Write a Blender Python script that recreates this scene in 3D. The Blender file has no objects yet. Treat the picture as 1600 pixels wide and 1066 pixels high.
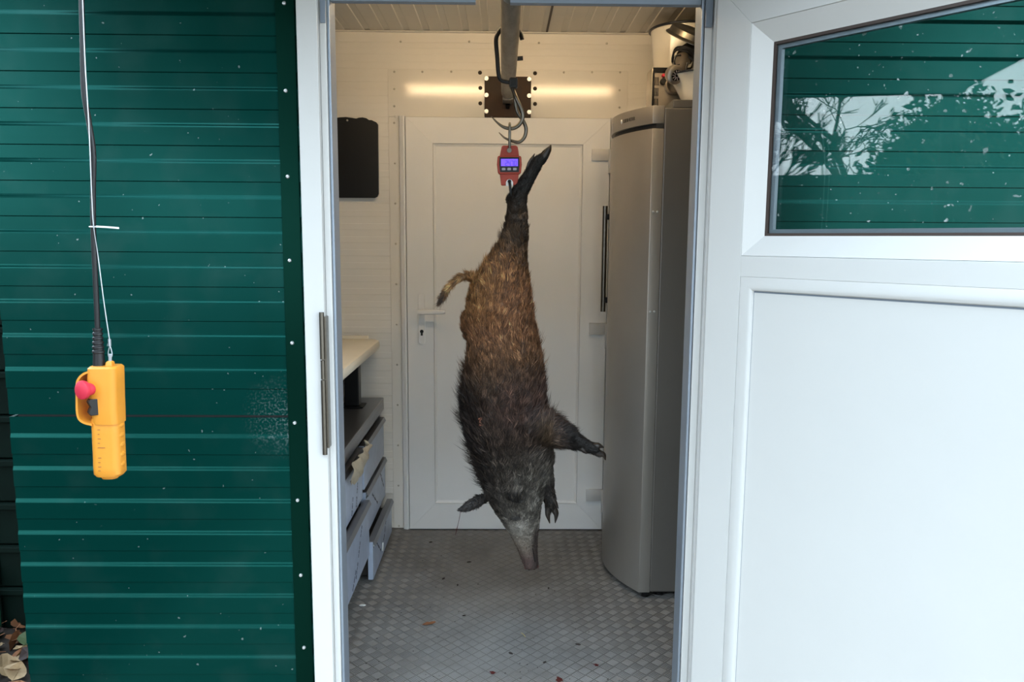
import bpy, bmesh, math, random
import numpy as np
from mathutils import Vector, Matrix
from mathutils.kdtree import KDTree
random.seed(7); rng = np.random.default_rng(7)
SC = bpy.context.scene; COL = SC.collection
PI = math.pi
# ------------------------------------------------------------------ camera
FPX = 1200.0; EYE = 1.445
R_ = np.array([[0.9998999831, 0.0051473863, 0.0131730071],
               [-0.0123931685, -0.1298707261, 0.9914534804],
               [0.0068141821, -0.9915175737, -0.1297939444]])
cam = bpy.data.objects.new('camera', bpy.data.cameras.new('camera')); COL.objects.link(cam)
cam.data.sensor_width = 36.0; cam.data.lens = FPX * 36 / 1600; cam.data.clip_start = 0.02
xr, yd, zf = Vector(R_[:, 0]), Vector(R_[:, 1]), Vector(R_[:, 2])
m3 = Matrix((xr, -yd, -zf)).transposed()
cam.matrix_world = Matrix.Translation((0, 0, EYE)) @ m3.to_4x4()
SC.camera = cam
def at(px, py, Y):
    """point of the place seen at a photo pixel, at distance Y in front of the viewer"""
    d = R_ @ np.array([px - 800, py - 533, FPX]); k = Y / d[1]
    return Vector((d[0] * k, d[1] * k, EYE + d[2] * k))
# ------------------------------------------------------------------ light
SKY = 1.5
w = bpy.data.worlds.new('overcast_dusk'); SC.world = w; w.use_nodes = True
nt = w.node_tree; nt.nodes.clear()
out = nt.nodes.new('ShaderNodeOutputWorld'); bg = nt.nodes.new('ShaderNodeBackground')
tc = nt.nodes.new('ShaderNodeTexCoord'); sx = nt.nodes.new('ShaderNodeSeparateXYZ')
rp = nt.nodes.new('ShaderNodeValToRGB')
rp.color_ramp.elements[0].position = 0.45; rp.color_ramp.elements[0].color = (0.30, 0.33, 0.36, 1)
rp.color_ramp.elements[1].position = 0.55; rp.color_ramp.elements[1].color = (0.86, 0.98, 1.08, 1)
e = rp.color_ramp.elements.new(0.9); e.color = (0.74, 0.94, 1.12, 1)
mp = nt.nodes.new('ShaderNodeMapRange'); mp.inputs[1].default_value = -1; mp.inputs[2].default_value = 1
nz = nt.nodes.new('ShaderNodeTexNoise'); nz.inputs['Scale'].default_value = 2.2; nz.inputs['Detail'].default_value = 4
mx = nt.nodes.new('ShaderNodeMix'); mx.data_type = 'RGBA'; mx.blend_type = 'MULTIPLY'; mx.inputs[0].default_value = 0.25
L = nt.links.new
L(tc.outputs['Generated'], sx.inputs[0]); L(sx.outputs['Z'], mp.inputs[0]); L(mp.outputs[0], rp.inputs[0])
L(tc.outputs['Generated'], nz.inputs['Vector']); L(rp.outputs[0], mx.inputs[6]); L(nz.outputs['Fac'], mx.inputs[7])
L(mx.outputs[2], bg.inputs['Color']); bg.inputs['Strength'].default_value = SKY; L(bg.outputs[0], out.inputs[0])
TUBE_STRENGTH = 10.4
vs = SC.view_settings
vs.view_transform = 'Standard'; vs.look = 'None'; vs.gamma = 1.0; vs.use_curve_mapping = False
vs.exposure = 2.1
SC.cycles.use_denoising = True
SC.cycles.max_bounces = 8; SC.cycles.transparent_max_bounces = 12; SC.cycles.caustics_reflective = False

# ------------------------------------------------------------------ materials
def lin(c):
    return tuple((v / 255 / 12.92 if v / 255 <= .04045 else ((v / 255 + .055) / 1.055) ** 2.4) for v in c)
MATS = {}
def mat(name, rgb, rough=.5, metal=0., spec=.5, nscale=0, namt=0., bump=0., bscale=60, emit=None, coat=0, ncol=None, stretch=None, attr=None, alpha=None, sss=0):
    m = bpy.data.materials.new(name); m.use_nodes = True; t = m.node_tree; b = t.nodes['Principled BSDF']
    c = (*lin(rgb), 1)
    b.inputs['Base Color'].default_value = c; b.inputs['Roughness'].default_value = rough
    b.inputs['Metallic'].default_value = metal; b.inputs['Specular IOR Level'].default_value = spec
    if coat: b.inputs['Coat Weight'].default_value = coat; b.inputs['Coat Roughness'].default_value = .1
    if nscale or bump:
        co = t.nodes.new('ShaderNodeTexCoord'); vec = co.outputs['Object']
        if stretch:
            mpn = t.nodes.new('ShaderNodeMapping'); mpn.inputs['Scale'].default_value = stretch
            t.links.new(vec, mpn.inputs[0]); vec = mpn.outputs[0]
    if nscale:
        n = t.nodes.new('ShaderNodeTexNoise'); n.inputs['Scale'].default_value = nscale; n.inputs['Detail'].default_value = 6
        n.inputs['Roughness'].default_value = .65
        t.links.new(vec, n.inputs['Vector'])
        r = t.nodes.new('ShaderNodeMapRange'); r.inputs[1].default_value = .35; r.inputs[2].default_value = .7
        t.links.new(n.outputs['Fac'], r.inputs[0])
        k = t.nodes.new('ShaderNodeMix'); k.data_type = 'RGBA'
        k.inputs[6].default_value = c
        k.inputs[7].default_value = (*lin(ncol), 1) if ncol else tuple(v * (1 - namt) for v in c[:3]) + (1,)
        if ncol:
            mm = t.nodes.new('ShaderNodeMath'); mm.operation = 'MULTIPLY'; mm.inputs[1].default_value = namt
            t.links.new(r.outputs[0], mm.inputs[0]); t.links.new(mm.outputs[0], k.inputs[0])
        else: t.links.new(r.outputs[0], k.inputs[0])
        t.links.new(k.outputs[2], b.inputs['Base Color'])
        rr = t.nodes.new('ShaderNodeMapRange'); rr.inputs[3].default_value = max(.02, rough - .06); rr.inputs[4].default_value = min(1, rough + .1)
        t.links.new(n.outputs['Fac'], rr.inputs[0]); t.links.new(rr.outputs[0], b.inputs['Roughness'])
    if bump:
        n2 = t.nodes.new('ShaderNodeTexNoise'); n2.inputs['Scale'].default_value = bscale; n2.inputs['Detail'].default_value = 3
        t.links.new(vec, n2.inputs['Vector'])
        bp = t.nodes.new('ShaderNodeBump'); bp.inputs['Strength'].default_value = bump; bp.inputs['Distance'].default_value = .002
        t.links.new(n2.outputs['Fac'], bp.inputs['Height']); t.links.new(bp.outputs[0], b.inputs['Normal'])
    if emit:
        b.inputs['Emission Color'].default_value = (*lin(emit[0]), 1); b.inputs['Emission Strength'].default_value = emit[1]
    if attr:
        a = t.nodes.new('ShaderNodeAttribute'); a.attribute_name = attr
        t.links.new(a.outputs['Color'], b.inputs['Base Color'])
    MATS[name] = m
    return m
M = MATS
mat('white_pvc', (206, 205, 202), .32, nscale=3, namt=.03)
mat('white_leaf', (206, 205, 202), .30, nscale=2, namt=.03)
mat('white_door', (238, 238, 236), .35, nscale=3, namt=.03)
mat('panel_white', (234, 230, 221), .38, nscale=2.5, namt=.05)
mat('cover_white', (232, 228, 219), .12)
mat('ceiling_white', (214, 208, 196), .4, nscale=2.5, namt=.06)
mat('grey_seal', (120, 130, 142), .5)
mat('blue_grey_alu', (150, 160, 172), .4, .5)
mat('dark_seal', (22, 23, 25), .6)
mat('brown_seal', (62, 50, 44), .6)
mat('green_trim', (2, 44, 35), .3, .8, spec=.2)
mat('rivet_metal', (210, 212, 212), .35, .7)
mat('screw_head', (196, 190, 176), .3, .6)
mat('dark_screw', (70, 62, 50), .35, .8)
mat('galvanised', (150, 144, 134), .5, .75, nscale=14, namt=.65, bump=.25, bscale=40, stretch=(1, .25, 1), ncol=(70, 64, 56))
mat('rust_plate', (46, 38, 32), .55, .6, nscale=12, namt=.7, ncol=(70, 48, 32), bump=.2)
mat('steel', (122, 116, 106), .3, 1., nscale=30, namt=.2)
mat('dark_steel', (40, 40, 40), .4, .8)
mat('black_steel', (14, 14, 14), .42, .2)
mat('black_plastic', (12, 11, 11), .45, bump=.05, bscale=200)
mat('scale_red', (154, 46, 20), .42, nscale=20, namt=.15)
mat('screen_violet', (60, 50, 200), .3, emit=((112, 78, 255), .32))
mat('digit_dark', (20, 10, 70), .4)
mat('screen_black', (10, 9, 14), .25)
mat('key_grey', (150, 145, 150), .4)
mat('tread_base', (124, 122, 119), .55, .25, nscale=5, namt=.6, ncol=(82, 77, 72), bump=.1)
mat('tread_rib', (150, 148, 146), .45, .35, nscale=6, namt=.6, ncol=(102, 97, 92))
mat('stainless', (150, 150, 152), .34, .95, nscale=6, namt=.12, stretch=(1, .2, 8))
mat('stainless_dark', (74, 72, 70), .4, .9, nscale=8, namt=.3)
mat('film_blue', (172, 184, 204), .3, .2, nscale=16, namt=.12)
mat('film_print', (52, 58, 74), .5)
mat('film_torn', (186, 172, 146), .35, nscale=30, namt=.3, bump=.4, bscale=50)
mat('cream_board', (244, 234, 212), .4, nscale=6, namt=.06)
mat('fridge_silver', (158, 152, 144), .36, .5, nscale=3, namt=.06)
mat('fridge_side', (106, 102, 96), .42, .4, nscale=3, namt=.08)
mat('badge_dark', (62, 58, 54), .4, .4)
mat('enamel', (238, 234, 222), .14, coat=.3, nscale=5, namt=.03)
mat('enamel_rim', (30, 34, 44), .3)
mat('chrome', (176, 166, 150), .3, .6, nscale=20, namt=.15)
mat('motor_silver', (168, 160, 150), .3, .8)
mat('cable_black', (16, 16, 18), .45, bump=.1, bscale=80)
mat('yellow_pvc', (216, 141, 44), .42, nscale=30, namt=.25, ncol=(196, 132, 40))
mat('stop_red', (206, 44, 66), .45, nscale=30, namt=.15)
mat('tie_white', (220, 220, 216), .4)
mat('wire_steel', (180, 184, 188), .35, .8)
mat('bin_green', (4, 24, 18), .65, spec=.15, nscale=8, namt=.3)
mat('post_green', (20, 84, 58), .5)
mat('soil', (52, 42, 34), .95, nscale=12, namt=.5, bump=.8, bscale=30)
mat('yard_bounce', (150, 141, 130), .85, nscale=5, namt=.25, bump=.3, bscale=60)
mat('leaf_brown', (142, 92, 58), .7, nscale=14, namt=.4)
mat('leaf_tan', (176, 146, 108), .65, nscale=14, namt=.4)
mat('leaf_dark', (60, 44, 40), .6, nscale=14, namt=.4)
mat('leaf_green', (84, 98, 62), .6, nscale=14, namt=.4)
mat('bark', (52, 44, 36), .9, nscale=8, namt=.4)
mat('foliage', (62, 74, 44), .8, nscale=6, namt=.5)
mat('fence_green', (16, 48, 40), .7, nscale=4, namt=.3)
mat('canopy_under', (40, 35, 30), .9, nscale=2, namt=.2)
mat('blood', (72, 10, 12), .3)
mat('straw', (176, 158, 96), .6)
mat('crumb', (40, 30, 24), .8)
mat('boar_skin', (40, 28, 20), .7, attr='pig')
mat('boar_hair', (40, 28, 20), .5, spec=.35, attr='pig')
mat('hoof_horn', (30, 24, 20), .42, nscale=40, namt=.4, ncol=(70, 56, 44))
mat('snout_skin', (96, 52, 46), .4, nscale=60, namt=.5, bump=.4, bscale=120)
mat('eye_dark', (12, 9, 8), .2)
mat('wound_flesh', (150, 92, 68), .5, nscale=60, namt=.3)
mat('lamp_housing', (225, 222, 212), .4)
mat('tube_glow', (255, 240, 215), .4, emit=((255, 221, 174), TUBE_STRENGTH))
# green painted sheet with a powdery white scuff beside the seam and a few pale specks
def green_sheet():
    m = mat('green_sheet', (6, 72, 62), .3, spec=.5); t = m.node_tree; b = t.nodes['Principled BSDF']
    g = t.nodes.new('ShaderNodeNewGeometry')
    def noise(sc, det=4):
        n = t.nodes.new('ShaderNodeTexNoise'); n.inputs['Scale'].default_value = sc; n.inputs['Detail'].default_value = det
        t.links.new(g.outputs['Position'], n.inputs['Vector']); return n.outputs['Fac']
    def mr(v, a, b_, c=0, d=1):
        r = t.nodes.new('ShaderNodeMapRange'); r.inputs[1].default_value = a; r.inputs[2].default_value = b_
        r.inputs[3].default_value = c; r.inputs[4].default_value = d; t.links.new(v, r.inputs[0]); return r.outputs[0]
    def mul(a, b_):
        q = t.nodes.new('ShaderNodeMath'); q.operation = 'MULTIPLY'; t.links.new(a, q.inputs[0])
        if isinstance(b_, float): q.inputs[1].default_value = b_
        else: t.links.new(b_, q.inputs[1])
        return q.outputs[0]
    def add(a, b_):
        q = t.nodes.new('ShaderNodeMath'); q.operation = 'ADD'; q.use_clamp = True; t.links.new(a, q.inputs[0]); t.links.new(b_, q.inputs[1]); return q.outputs[0]
    p = at(445, 652, 2.165)
    sub = t.nodes.new('ShaderNodeVectorMath'); sub.operation = 'DISTANCE'; sub.inputs[1].default_value = p
    t.links.new(g.outputs['Position'], sub.inputs[0])
    scuff = mul(mul(mr(sub.outputs['Value'], .0, .13, 1, 0), mr(noise(160), .50, .66)), .22)
    specks = mul(mr(noise(75, 1), .785, .80), .25)
    dust = mul(mr(noise(9), .5, .8), .012)
    f = add(add(scuff, specks), dust)
    k = t.nodes.new('ShaderNodeMix'); k.data_type = 'RGBA'; k.inputs[6].default_value = (*lin((1, 59, 53)), 1); k.inputs[7].default_value = (.6, .7, .7, 1)
    t.links.new(f, k.inputs[0]); t.links.new(k.outputs[2], b.inputs['Base Color'])
    b.inputs['Metallic'].default_value = .55; b.inputs['Specular IOR Level'].default_value = .12
    r = mr(noise(6), .3, .7, .21, .26); t.links.new(r, b.inputs['Roughness'])
    return m
green_sheet()
def glass_mat():
    m = bpy.data.materials.new('clear_glass'); m.use_nodes = True; t = m.node_tree; t.nodes.clear()
    o = t.nodes.new('ShaderNodeOutputMaterial'); tr = t.nodes.new('ShaderNodeBsdfTransparent'); gl = t.nodes.new('ShaderNodeBsdfGlossy')
    tr.inputs[0].default_value = (.96, .98, .97, 1); gl.inputs['Roughness'].default_value = 0.0
    fr = t.nodes.new('ShaderNodeFresnel'); fr.inputs[0].default_value = 1.40
    g = t.nodes.new('ShaderNodeNewGeometry')
    ms = t.nodes.new('ShaderNodeMixShader'); t.links.new(fr.outputs[0], ms.inputs[0]); t.links.new(tr.outputs[0], ms.inputs[1]); t.links.new(gl.outputs[0], ms.inputs[2])
    # dust specks on the pane
    n = t.nodes.new('ShaderNodeTexNoise'); n.inputs['Scale'].default_value = 60; n.inputs['Detail'].default_value = 1
    t.links.new(g.outputs['Position'], n.inputs['Vector'])
    r = t.nodes.new('ShaderNodeMapRange'); r.inputs[1].default_value = .745; r.inputs[2].default_value = .79; r.inputs[4].default_value = .5
    t.links.new(n.outputs['Fac'], r.inputs[0])
    df = t.nodes.new('ShaderNodeBsdfDiffuse'); df.inputs[0].default_value = (.6, .65, .65, 1)
    m2 = t.nodes.new('ShaderNodeMixShader'); t.links.new(r.outputs[0], m2.inputs[0]); t.links.new(ms.outputs[0], m2.inputs[1]); t.links.new(df.outputs[0], m2.inputs[2])
    t.links.new(m2.outputs[0], o.inputs[0]); MATS['clear_glass'] = m
glass_mat()

# ------------------------------------------------------------------ helpers
ORG = {}
def tag(o, label=None, cat=None, group=None, kind=None):
    if label: o['label'] = label
    if cat: o['category'] = cat
    if group: o['group'] = group
    if kind: o['kind'] = kind
    return o
def empty(name, loc, label=None, cat=None, group=None, kind=None):
    o = bpy.data.objects.new(name, None); COL.objects.link(o); o.location = loc; o.empty_display_size = .05
    ORG[o.name] = Vector(loc); return tag(o, label, cat, group, kind)
class MB:
    def __init__(s, T=None): s.v = []; s.f = []; s.T = T
    def add(s, vs_, fs):
        b = len(s.v); s.v += [Vector(p) for p in vs_]; s.f += [tuple(i + b for i in f) for f in fs]; return s
    def box(s, x0, x1, y0, y1, z0, z1, T=None):
        vs_ = [Vector((x, y, z)) for x in (x0, x1) for y in (y0, y1) for z in (z0, z1)]
        if T is not None: vs_ = [T @ p for p in vs_]
        return s.add(vs_, [(0, 1, 3, 2), (4, 6, 7, 5), (0, 4, 5, 1), (2, 3, 7, 6), (0, 2, 6, 4), (1, 5, 7, 3)])
    def prism(s, poly, a0, a1, plane='xz', T=None):
        def mk(p, a):
            u, v = p
            return Vector((u, a, v)) if plane == 'xz' else (Vector((a, u, v)) if plane == 'yz' else Vector((u, v, a)))
        n = len(poly); vs_ = [mk(p, a0) for p in poly] + [mk(p, a1) for p in poly]
        if T is not None: vs_ = [T @ p for p in vs_]
        return s.add(vs_, [tuple(range(n)), tuple(range(2 * n - 1, n - 1, -1))] + [(i, i + n, (i + 1) % n + n, (i + 1) % n) for i in range(n)])
    def tube(s, pts, rad, n=10, closed=False, flat=1.0, caps=True):
        pts = [Vector(p) for p in pts]; k = len(pts)
        if not hasattr(rad, '__len__'): rad = [rad] * k
        up = None; rings = []
        for i, p in enumerate(pts):
            a = pts[(i - 1) % k] if (closed or i) else p; b = pts[(i + 1) % k] if (closed or i < k - 1) else p
            d = (b - a).normalized()
            if up is None: up = d.orthogonal().normalized()
            up = (up - d * up.dot(d)); up = up.normalized() if up.length > 1e-6 else d.orthogonal().normalized()
            sd = d.cross(up)
            rings.append([p + (up * math.cos(2 * PI * j / n) + sd * math.sin(2 * PI * j / n) * flat) * rad[i] for j in range(n)])
        vs_ = [q for r in rings for q in r]; fs = []
        for i in range(k if closed else k - 1):
            i2 = (i + 1) % k
            for j in range(n): fs.append((i * n + j, i * n + (j + 1) % n, i2 * n + (j + 1) % n, i2 * n + j))
        if not closed and caps: fs += [tuple(range(n - 1, -1, -1)), tuple((k - 1) * n + j for j in range(n))]
        return s.add(vs_, fs)
    def lathe(s, prof, T, n=24, caps=False):
        """profile of (radius, height) turned about the local z axis"""
        k = len(prof); vs_ = [T @ Vector((r * math.cos(2 * PI * j / n), r * math.sin(2 * PI * j / n), h)) for r, h in prof for j in range(n)]
        fs = [(i * n + j, i * n + (j + 1) % n, (i + 1) * n + (j + 1) % n, (i + 1) * n + j) for i in range(k - 1) for j in range(n)]
        if caps: fs += [tuple(range(n - 1, -1, -1)), tuple((k - 1) * n + j for j in range(n))]
        return s.add(vs_, fs)
    def loft(s, rings, caps=True):
        n = len(rings[0]); k = len(rings); vs_ = [q for r in rings for q in r]
        fs = [(i * n + j, i * n + (j + 1) % n, (i + 1) * n + (j + 1) % n, (i + 1) * n + j) for i in range(k - 1) for j in range(n)]
        if caps: fs += [tuple(range(n - 1, -1, -1)), tuple((k - 1) * n + j for j in range(n))]
        return s.add(vs_, fs)
    def mesh(s, name, org, bev=0, smooth=False, fix=True):
        me = bpy.data.meshes.new(name)
        me.from_pydata([tuple((s.T @ p if s.T is not None else p) - org) for p in s.v], [], s.f)
        if fix or bev:
            bm = bmesh.new(); bm.from_mesh(me)
            bmesh.ops.recalc_face_normals(bm, faces=bm.faces)
            if bev:
                es = [e for e in bm.edges if len(e.link_faces) == 2 and e.calc_face_angle() > .5]
                bmesh.ops.bevel(bm, geom=es, offset=bev, segments=2, profile=.5, affect='EDGES', clamp_overlap=True)
            bm.to_mesh(me); bm.free()
        if smooth:
            me.polygons.foreach_set('use_smooth', [True] * len(me.polygons))
            if smooth != 'all':
                me.set_sharp_from_angle(angle=math.radians(38))
        return me
    def build(s, name, m, parent=None, bev=0, smooth=False, org=None, fix=True):
        pts = [s.T @ p for p in s.v] if s.T is not None else s.v
        if parent is not None: o_ = ORG[parent.name]
        elif org is not None: o_ = Vector(org)
        else:
            lo = [min(p[i] for p in pts) for i in range(3)]; hi = [max(p[i] for p in pts) for i in range(3)]
            o_ = Vector(((lo[0] + hi[0]) / 2, (lo[1] + hi[1]) / 2, lo[2]))
        me = s.mesh(name, o_, bev, smooth, fix)
        if m: me.materials.append(M[m] if isinstance(m, str) else m)
        o = bpy.data.objects.new(name, me); COL.objects.link(o)
        if parent is not None: o.parent = parent
        else: o.location = o_
        ORG[o.name] = o_
        return o
def copies(o, locs, parent):
    """repeat a small part: same mesh, moved so its own centre comes to each place"""
    c0 = ORG[parent.name]; r = []
    for i, p in enumerate(locs):
        q = o if i == 0 else o.copy()
        if i: COL.objects.link(q)
        q.parent = parent; q.location = Vector(p) - c0; r.append(q); ORG[q.name] = Vector(p)
    return r
def part_at(mb, name, m, parent, locs, **k):
    """mb is modelled round the origin; put one copy at each place"""
    me = mb.mesh(name, Vector((0, 0, 0)), k.get('bev', 0), k.get('smooth', False)); me.materials.append(M[m])
    o = bpy.data.objects.new(name, me); COL.objects.link(o)
    return copies(o, locs, parent)
def spline(pts, n=8):
    """Catmull-Rom through the points"""
    P = [Vector(p) for p in pts]; P = [2 * P[0] - P[1]] + P + [2 * P[-1] - P[-2]]; r = []
    for i in range(1, len(P) - 2):
        for k in range(n):
            t = k / n; a, b, c, d = P[i - 1], P[i], P[i + 1], P[i + 2]
            r.append(.5 * (2 * b + (c - a) * t + (2 * a - 5 * b + 4 * c - d) * t * t + (3 * b - a - 3 * c + d) * t ** 3))
    r.append(P[-2]); return r
def rrect(hx, hy, r, n=5):
    q = []
    for cx, cy, a0 in ((hx - r, hy - r, 0), (-hx + r, hy - r, PI / 2), (-hx + r, -hy + r, PI), (hx - r, -hy + r, 1.5 * PI)):
        for i in range(n): a = a0 + PI / 2 * i / (n - 1); q.append((cx + r * math.cos(a), cy + r * math.sin(a)))
    return q
def axis_T(p, d):
    return Matrix.Translation(Vector(p)) @ Vector(d).to_track_quat('Z', 'Y').to_matrix().to_4x4()
def struct(o): o['kind'] = 'structure'; return o
def ribbed(mb, x0, x1, zs, yo, yi, back, rev=False):
    """sheet with shallow bands: zs = list of (z, proud?) break points, run along x"""
    poly = [(back, zs[0][0])] + [(yi + (yo - yi) * p, z) for z, p in zs] + [(back, zs[-1][0])]
    return mb.prism(poly, x0, x1, 'yz')

# ================================================================== SETTING
X0, X1, YB, YF, ZC = -1.25, 1.40, 3.74, 2.235, 2.405
gz = -.15
ground = MB().box(-30, 30, -30, 30, gz - .2, gz).build('ground', 'soil'); struct(ground)
MB().box(-1.42, 7, -12, 2.12, gz + .001, gz + .012).build('bounce_paving', 'yard_bounce', ground)  # unseen pale slab added to bounce light onto the green wall
floor = MB().box(X0 - .04, X1 + .04, 2.17, YB + .06, -.05, 0).build('floor', 'tread_base'); struct(floor)
# raised tread bars in groups of five, alternate groups turned by a quarter
vsl, fsl, c = [], [], 0
P_ = .0365
for i in range(-60, 60):
    for j in range(-60, 60):
        cx = .08 + (i - j) * P_ * .7071 * 1.0; cy = 3.0 + (i + j) * P_ * .7071
        if not (X0 + .03 < cx < X1 - .03 and 2.2 < cy < YB - .03): continue
        a = PI / 4 if (i + j) % 2 else -PI / 4
        ca, sa = math.cos(a), math.sin(a)
        for k in range(-2, 3):
            o_ = k * .0066; hl, hw, hh = .0158, .0022, .0013
            loc = [(-hl, o_ - hw, 0), (hl, o_ - hw, 0), (hl, o_ + hw, 0), (-hl, o_ + hw, 0), (-hl * .75, o_, hh), (hl * .75, o_, hh)]
            vsl += [(cx + x * ca - y * sa, cy + x * sa + y * ca, z) for x, y, z in loc]
            fsl += [(c, c + 1, c + 5, c + 4), (c + 1, c + 2, c + 5), (c + 2, c + 3, c + 4, c + 5), (c + 3, c, c + 4)]; c += 6
tb = MB(); tb.v = [Vector(p) for p in vsl]; tb.f = fsl
o = tb.build('tread_bars', 'tread_rib', floor, fix=False); o['kind'] = 'stuff'

# ceiling: white panel with shallow bands running front to back
cl = MB(); poly = [(X0 - .06, ZC + .08), (X0 - .06, ZC)]
x = X0
while x < X1:
    poly += [(x, ZC), (x + .058, ZC), (x + .061, ZC + .003), (x + .088, ZC + .003)]; x += .091
poly += [(X1 + .06, ZC), (X1 + .06, ZC + .08)]
cl.prism(poly, 2.17, YB + .06, 'xz'); ceiling = struct(cl.build('ceiling', 'ceiling_white'))
MB().box(.197, .206, 2.3, YB - .004, ZC - .002, ZC + .004).build('joint_strip', 'brown_seal', ceiling)

# back wall with fine horizontal bands
def bands(z0, z1, pitch, frac, slope, phase=0.0):
    zs = [(z0, False)]; z = z0 + phase
    while z + pitch < z1:
        zs += [(z, False), (z + slope, True), (z + pitch * frac - slope, True), (z + pitch * frac, False)]; z += pitch
    zs.append((z1, False)); return zs
bw = MB(); ribbed(bw, X0 - .06, X1 + .06, bands(-.03, ZC, .0625, .52, .003, .02), YB - .0008, YB, YB + .06)
wall_back = struct(bw.build('wall_back', 'panel_white'))
wl = MB(); wl.box(X0 - .06, X0, 2.235, YB, 0, ZC); struct(wl.build('wall_left', 'panel_white'))
wr = MB(); wr.box(X1, X1 + .06, 2.235, YB, 0, ZC); struct(wr.build('wall_right', 'panel_white'))
zc0 = at(785, 68, YB).z
cor = MB().prism([(YB - .0035, zc0), (YB - .002, zc0), (YB - .002, ZC - .001), (YB - .03, ZC - .001), (YB - .03, ZC - .004), (YB - .0035, ZC - .004)], X0, X1, 'yz').build('cornice', 'panel_white', wall_back)
screw = MB().lathe([(0, -.004), (.0022, -.0036), (.0045, -.002), (.0052, 0)], axis_T((0, 0, 0), (0, 1, 0)), 10)
scr_locs = [at(px, py, YB - .004) for px, py in [(519, 65), (626, 65), (733, 65), (842, 67), (948, 68)]]
part_at(screw, 'screw', 'screw_head', wall_back, scr_locs, smooth=True)
# smooth cover sheet round the back door (three pieces) with its screws
xa, xb = at(610, 400, YB).x, at(974, 400, YB).x
da, db = at(637, 400, YB).x, at(948, 400, YB).x
zt, zd = at(785, 110, YB).z, at(785, 184, YB).z
MB().box(xa, xb, YB - .005, YB - .001, zd, zt).build('cover_sheet', 'cover_white', wall_back, bev=.0012)
MB().box(xa, da - .03, YB - .005, YB - .001, 0, zd - .002).build('cover_sheet', 'cover_white', wall_back, bev=.0012)
MB().box(db + .03, xb, YB - .005, YB - .001, 0, zd - .002).build('cover_sheet', 'cover_white', wall_back, bev=.0012)
locs = [at(px, py, YB - .005) for px, py in [(616, 112), (660, 112), (705, 112), (881, 113), (925, 113), (969, 113), (616, 139), (616, 166), (968, 141), (968, 168), (616, 192)]]
locs += [at(616.5 + (y - 192) * .011, y, YB - .005) for y in range(255, 830, 63)] + [at(965, y, YB - .005) for y in range(232, 830, 63)]
part_at(screw, 'screw', 'screw_head', wall_back, locs, smooth=True)
ring = MB().lathe([(0, -.0035), (.006, -.0035), (.0085, -.002), (.009, 0)], axis_T((0, 0, 0), (0, 1, 0)), 14)
part_at(ring, 'cap', 'panel_white', wall_back, [at(619, 182, YB - .005), at(965, 184, YB - .005)], smooth=True)

# back door -------------------------------------------------------
door1 = empty('door_1', (0, YB, 0)); struct(door1)
fr = MB().prism([(da - .034, 3.735), (da - .030, 3.718), (da - .012, 3.712), (da - .004, 3.716), (da - .003, 3.735)], 0, zd + .002, 'xy').build('door_frame', 'white_door', door1, smooth=True)
MB().prism([(db + .034, 3.735), (db + .030, 3.718), (db + .012, 3.712), (db + .004, 3.716), (db + .003, 3.735)], 0, zd + .002, 'xy').build('door_frame', 'white_door', door1, smooth=True)
YD = 3.705
pu0, pu1, pz0, pz1 = at(678, 500, YD).x, at(906, 500, YD).x, at(790, 787, YD).z, at(790, 225, YD).z
dz0, dz1 = .006, at(790, 184, YD).z
for poly in ([(da, dz0), (da, dz1), (pu0, pz1), (pu0, pz0)], [(db, dz1), (db, dz0), (pu1, pz0), (pu1, pz1)],
             [(da, dz1), (db, dz1), (pu1, pz1), (pu0, pz1)], [(db, dz0), (da, dz0), (pu0, pz0), (pu1, pz0)]):
    MB().prism(poly, YD, YD + .03, 'xz').build('door_rail', 'white_door', door1, bev=.0012)
def bead(mb, u0, u1, z0, z1, ins, y0, y1):
    a = [(u0, z0), (u1, z0), (u1, z1), (u0, z1)]; b = [(u0 + ins, z0 + ins), (u1 - ins, z0 + ins), (u1 - ins, z1 - ins), (u0 + ins, z1 - ins)]
    vs_ = [Vector((p[0], y0, p[1])) for p in a] + [Vector((p[0], y1, p[1])) for p in b] + [Vector((p[0], y1 + .004, p[1])) for p in a] + [Vector((p[0], y1 + .004, p[1])) for p in b]
    fs = []
    for i in range(4):
        j = (i + 1) % 4
        fs += [(i, j, j + 4, i + 4), (i + 8, i + 12, j + 12, j + 8), (i, i + 8, j + 8, j), (i + 4, j + 4, j + 12, i + 12)]
    return mb.add(vs_, fs)
bead(MB(), pu0 + .0015, pu1 - .0015, pz0 + .0015, pz1 - .0015, .011, YD + .003, YD + .010).build('glazing_bead', 'white_door', door1)
MB().box(pu0 + .012, pu1 - .012, YD + .0105, YD + .02, pz0 + .012, pz1 - .012).build('door_panel', 'white_door', door1)
MB().box(da + .001, db - .001, YD + .004, YD + .03, .0012, .0058).build('bottom_seal', 'dark_seal', door1)
hx = at(659, 480, YD).x; hz0, hz1, hzl, hzk = at(659, 538, YD).z, at(659, 458, YD).z, at(659, 487, YD).z, at(659, 519, YD).z
T = Matrix.Translation((hx, 0, (hz0 + hz1) / 2))
pl = MB(); pl.add([T @ Vector((u, YD - .009 + k * .009, v)) for k in (0, 1) for u, v in rrect(.0155, (hz1 - hz0) / 2, .013)], [tuple(range(20)), tuple(range(39, 19, -1))] + [(i, i + 20, (i + 1) % 20 + 20, (i + 1) % 20) for i in range(20)])
plate = pl.build('handle_plate', 'white_door', door1, bev=.0015)
hd = MB(); hd.tube([(hx, YD - .008, hzl), (hx, YD - .045, hzl)], .011, 12)
hd.loft([[Vector((x, YD - .05 + a * .9, hzl + .002 + b)) for a, b in rrect(.007, h, .006)] for x, h in ((hx - .014, .010), (hx + .01, .0125), (hx + .06, .011), (hx + .105, .0095), (hx + .117, .007))])
hd.build('lever', 'white_door', plate, smooth=True)
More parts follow.
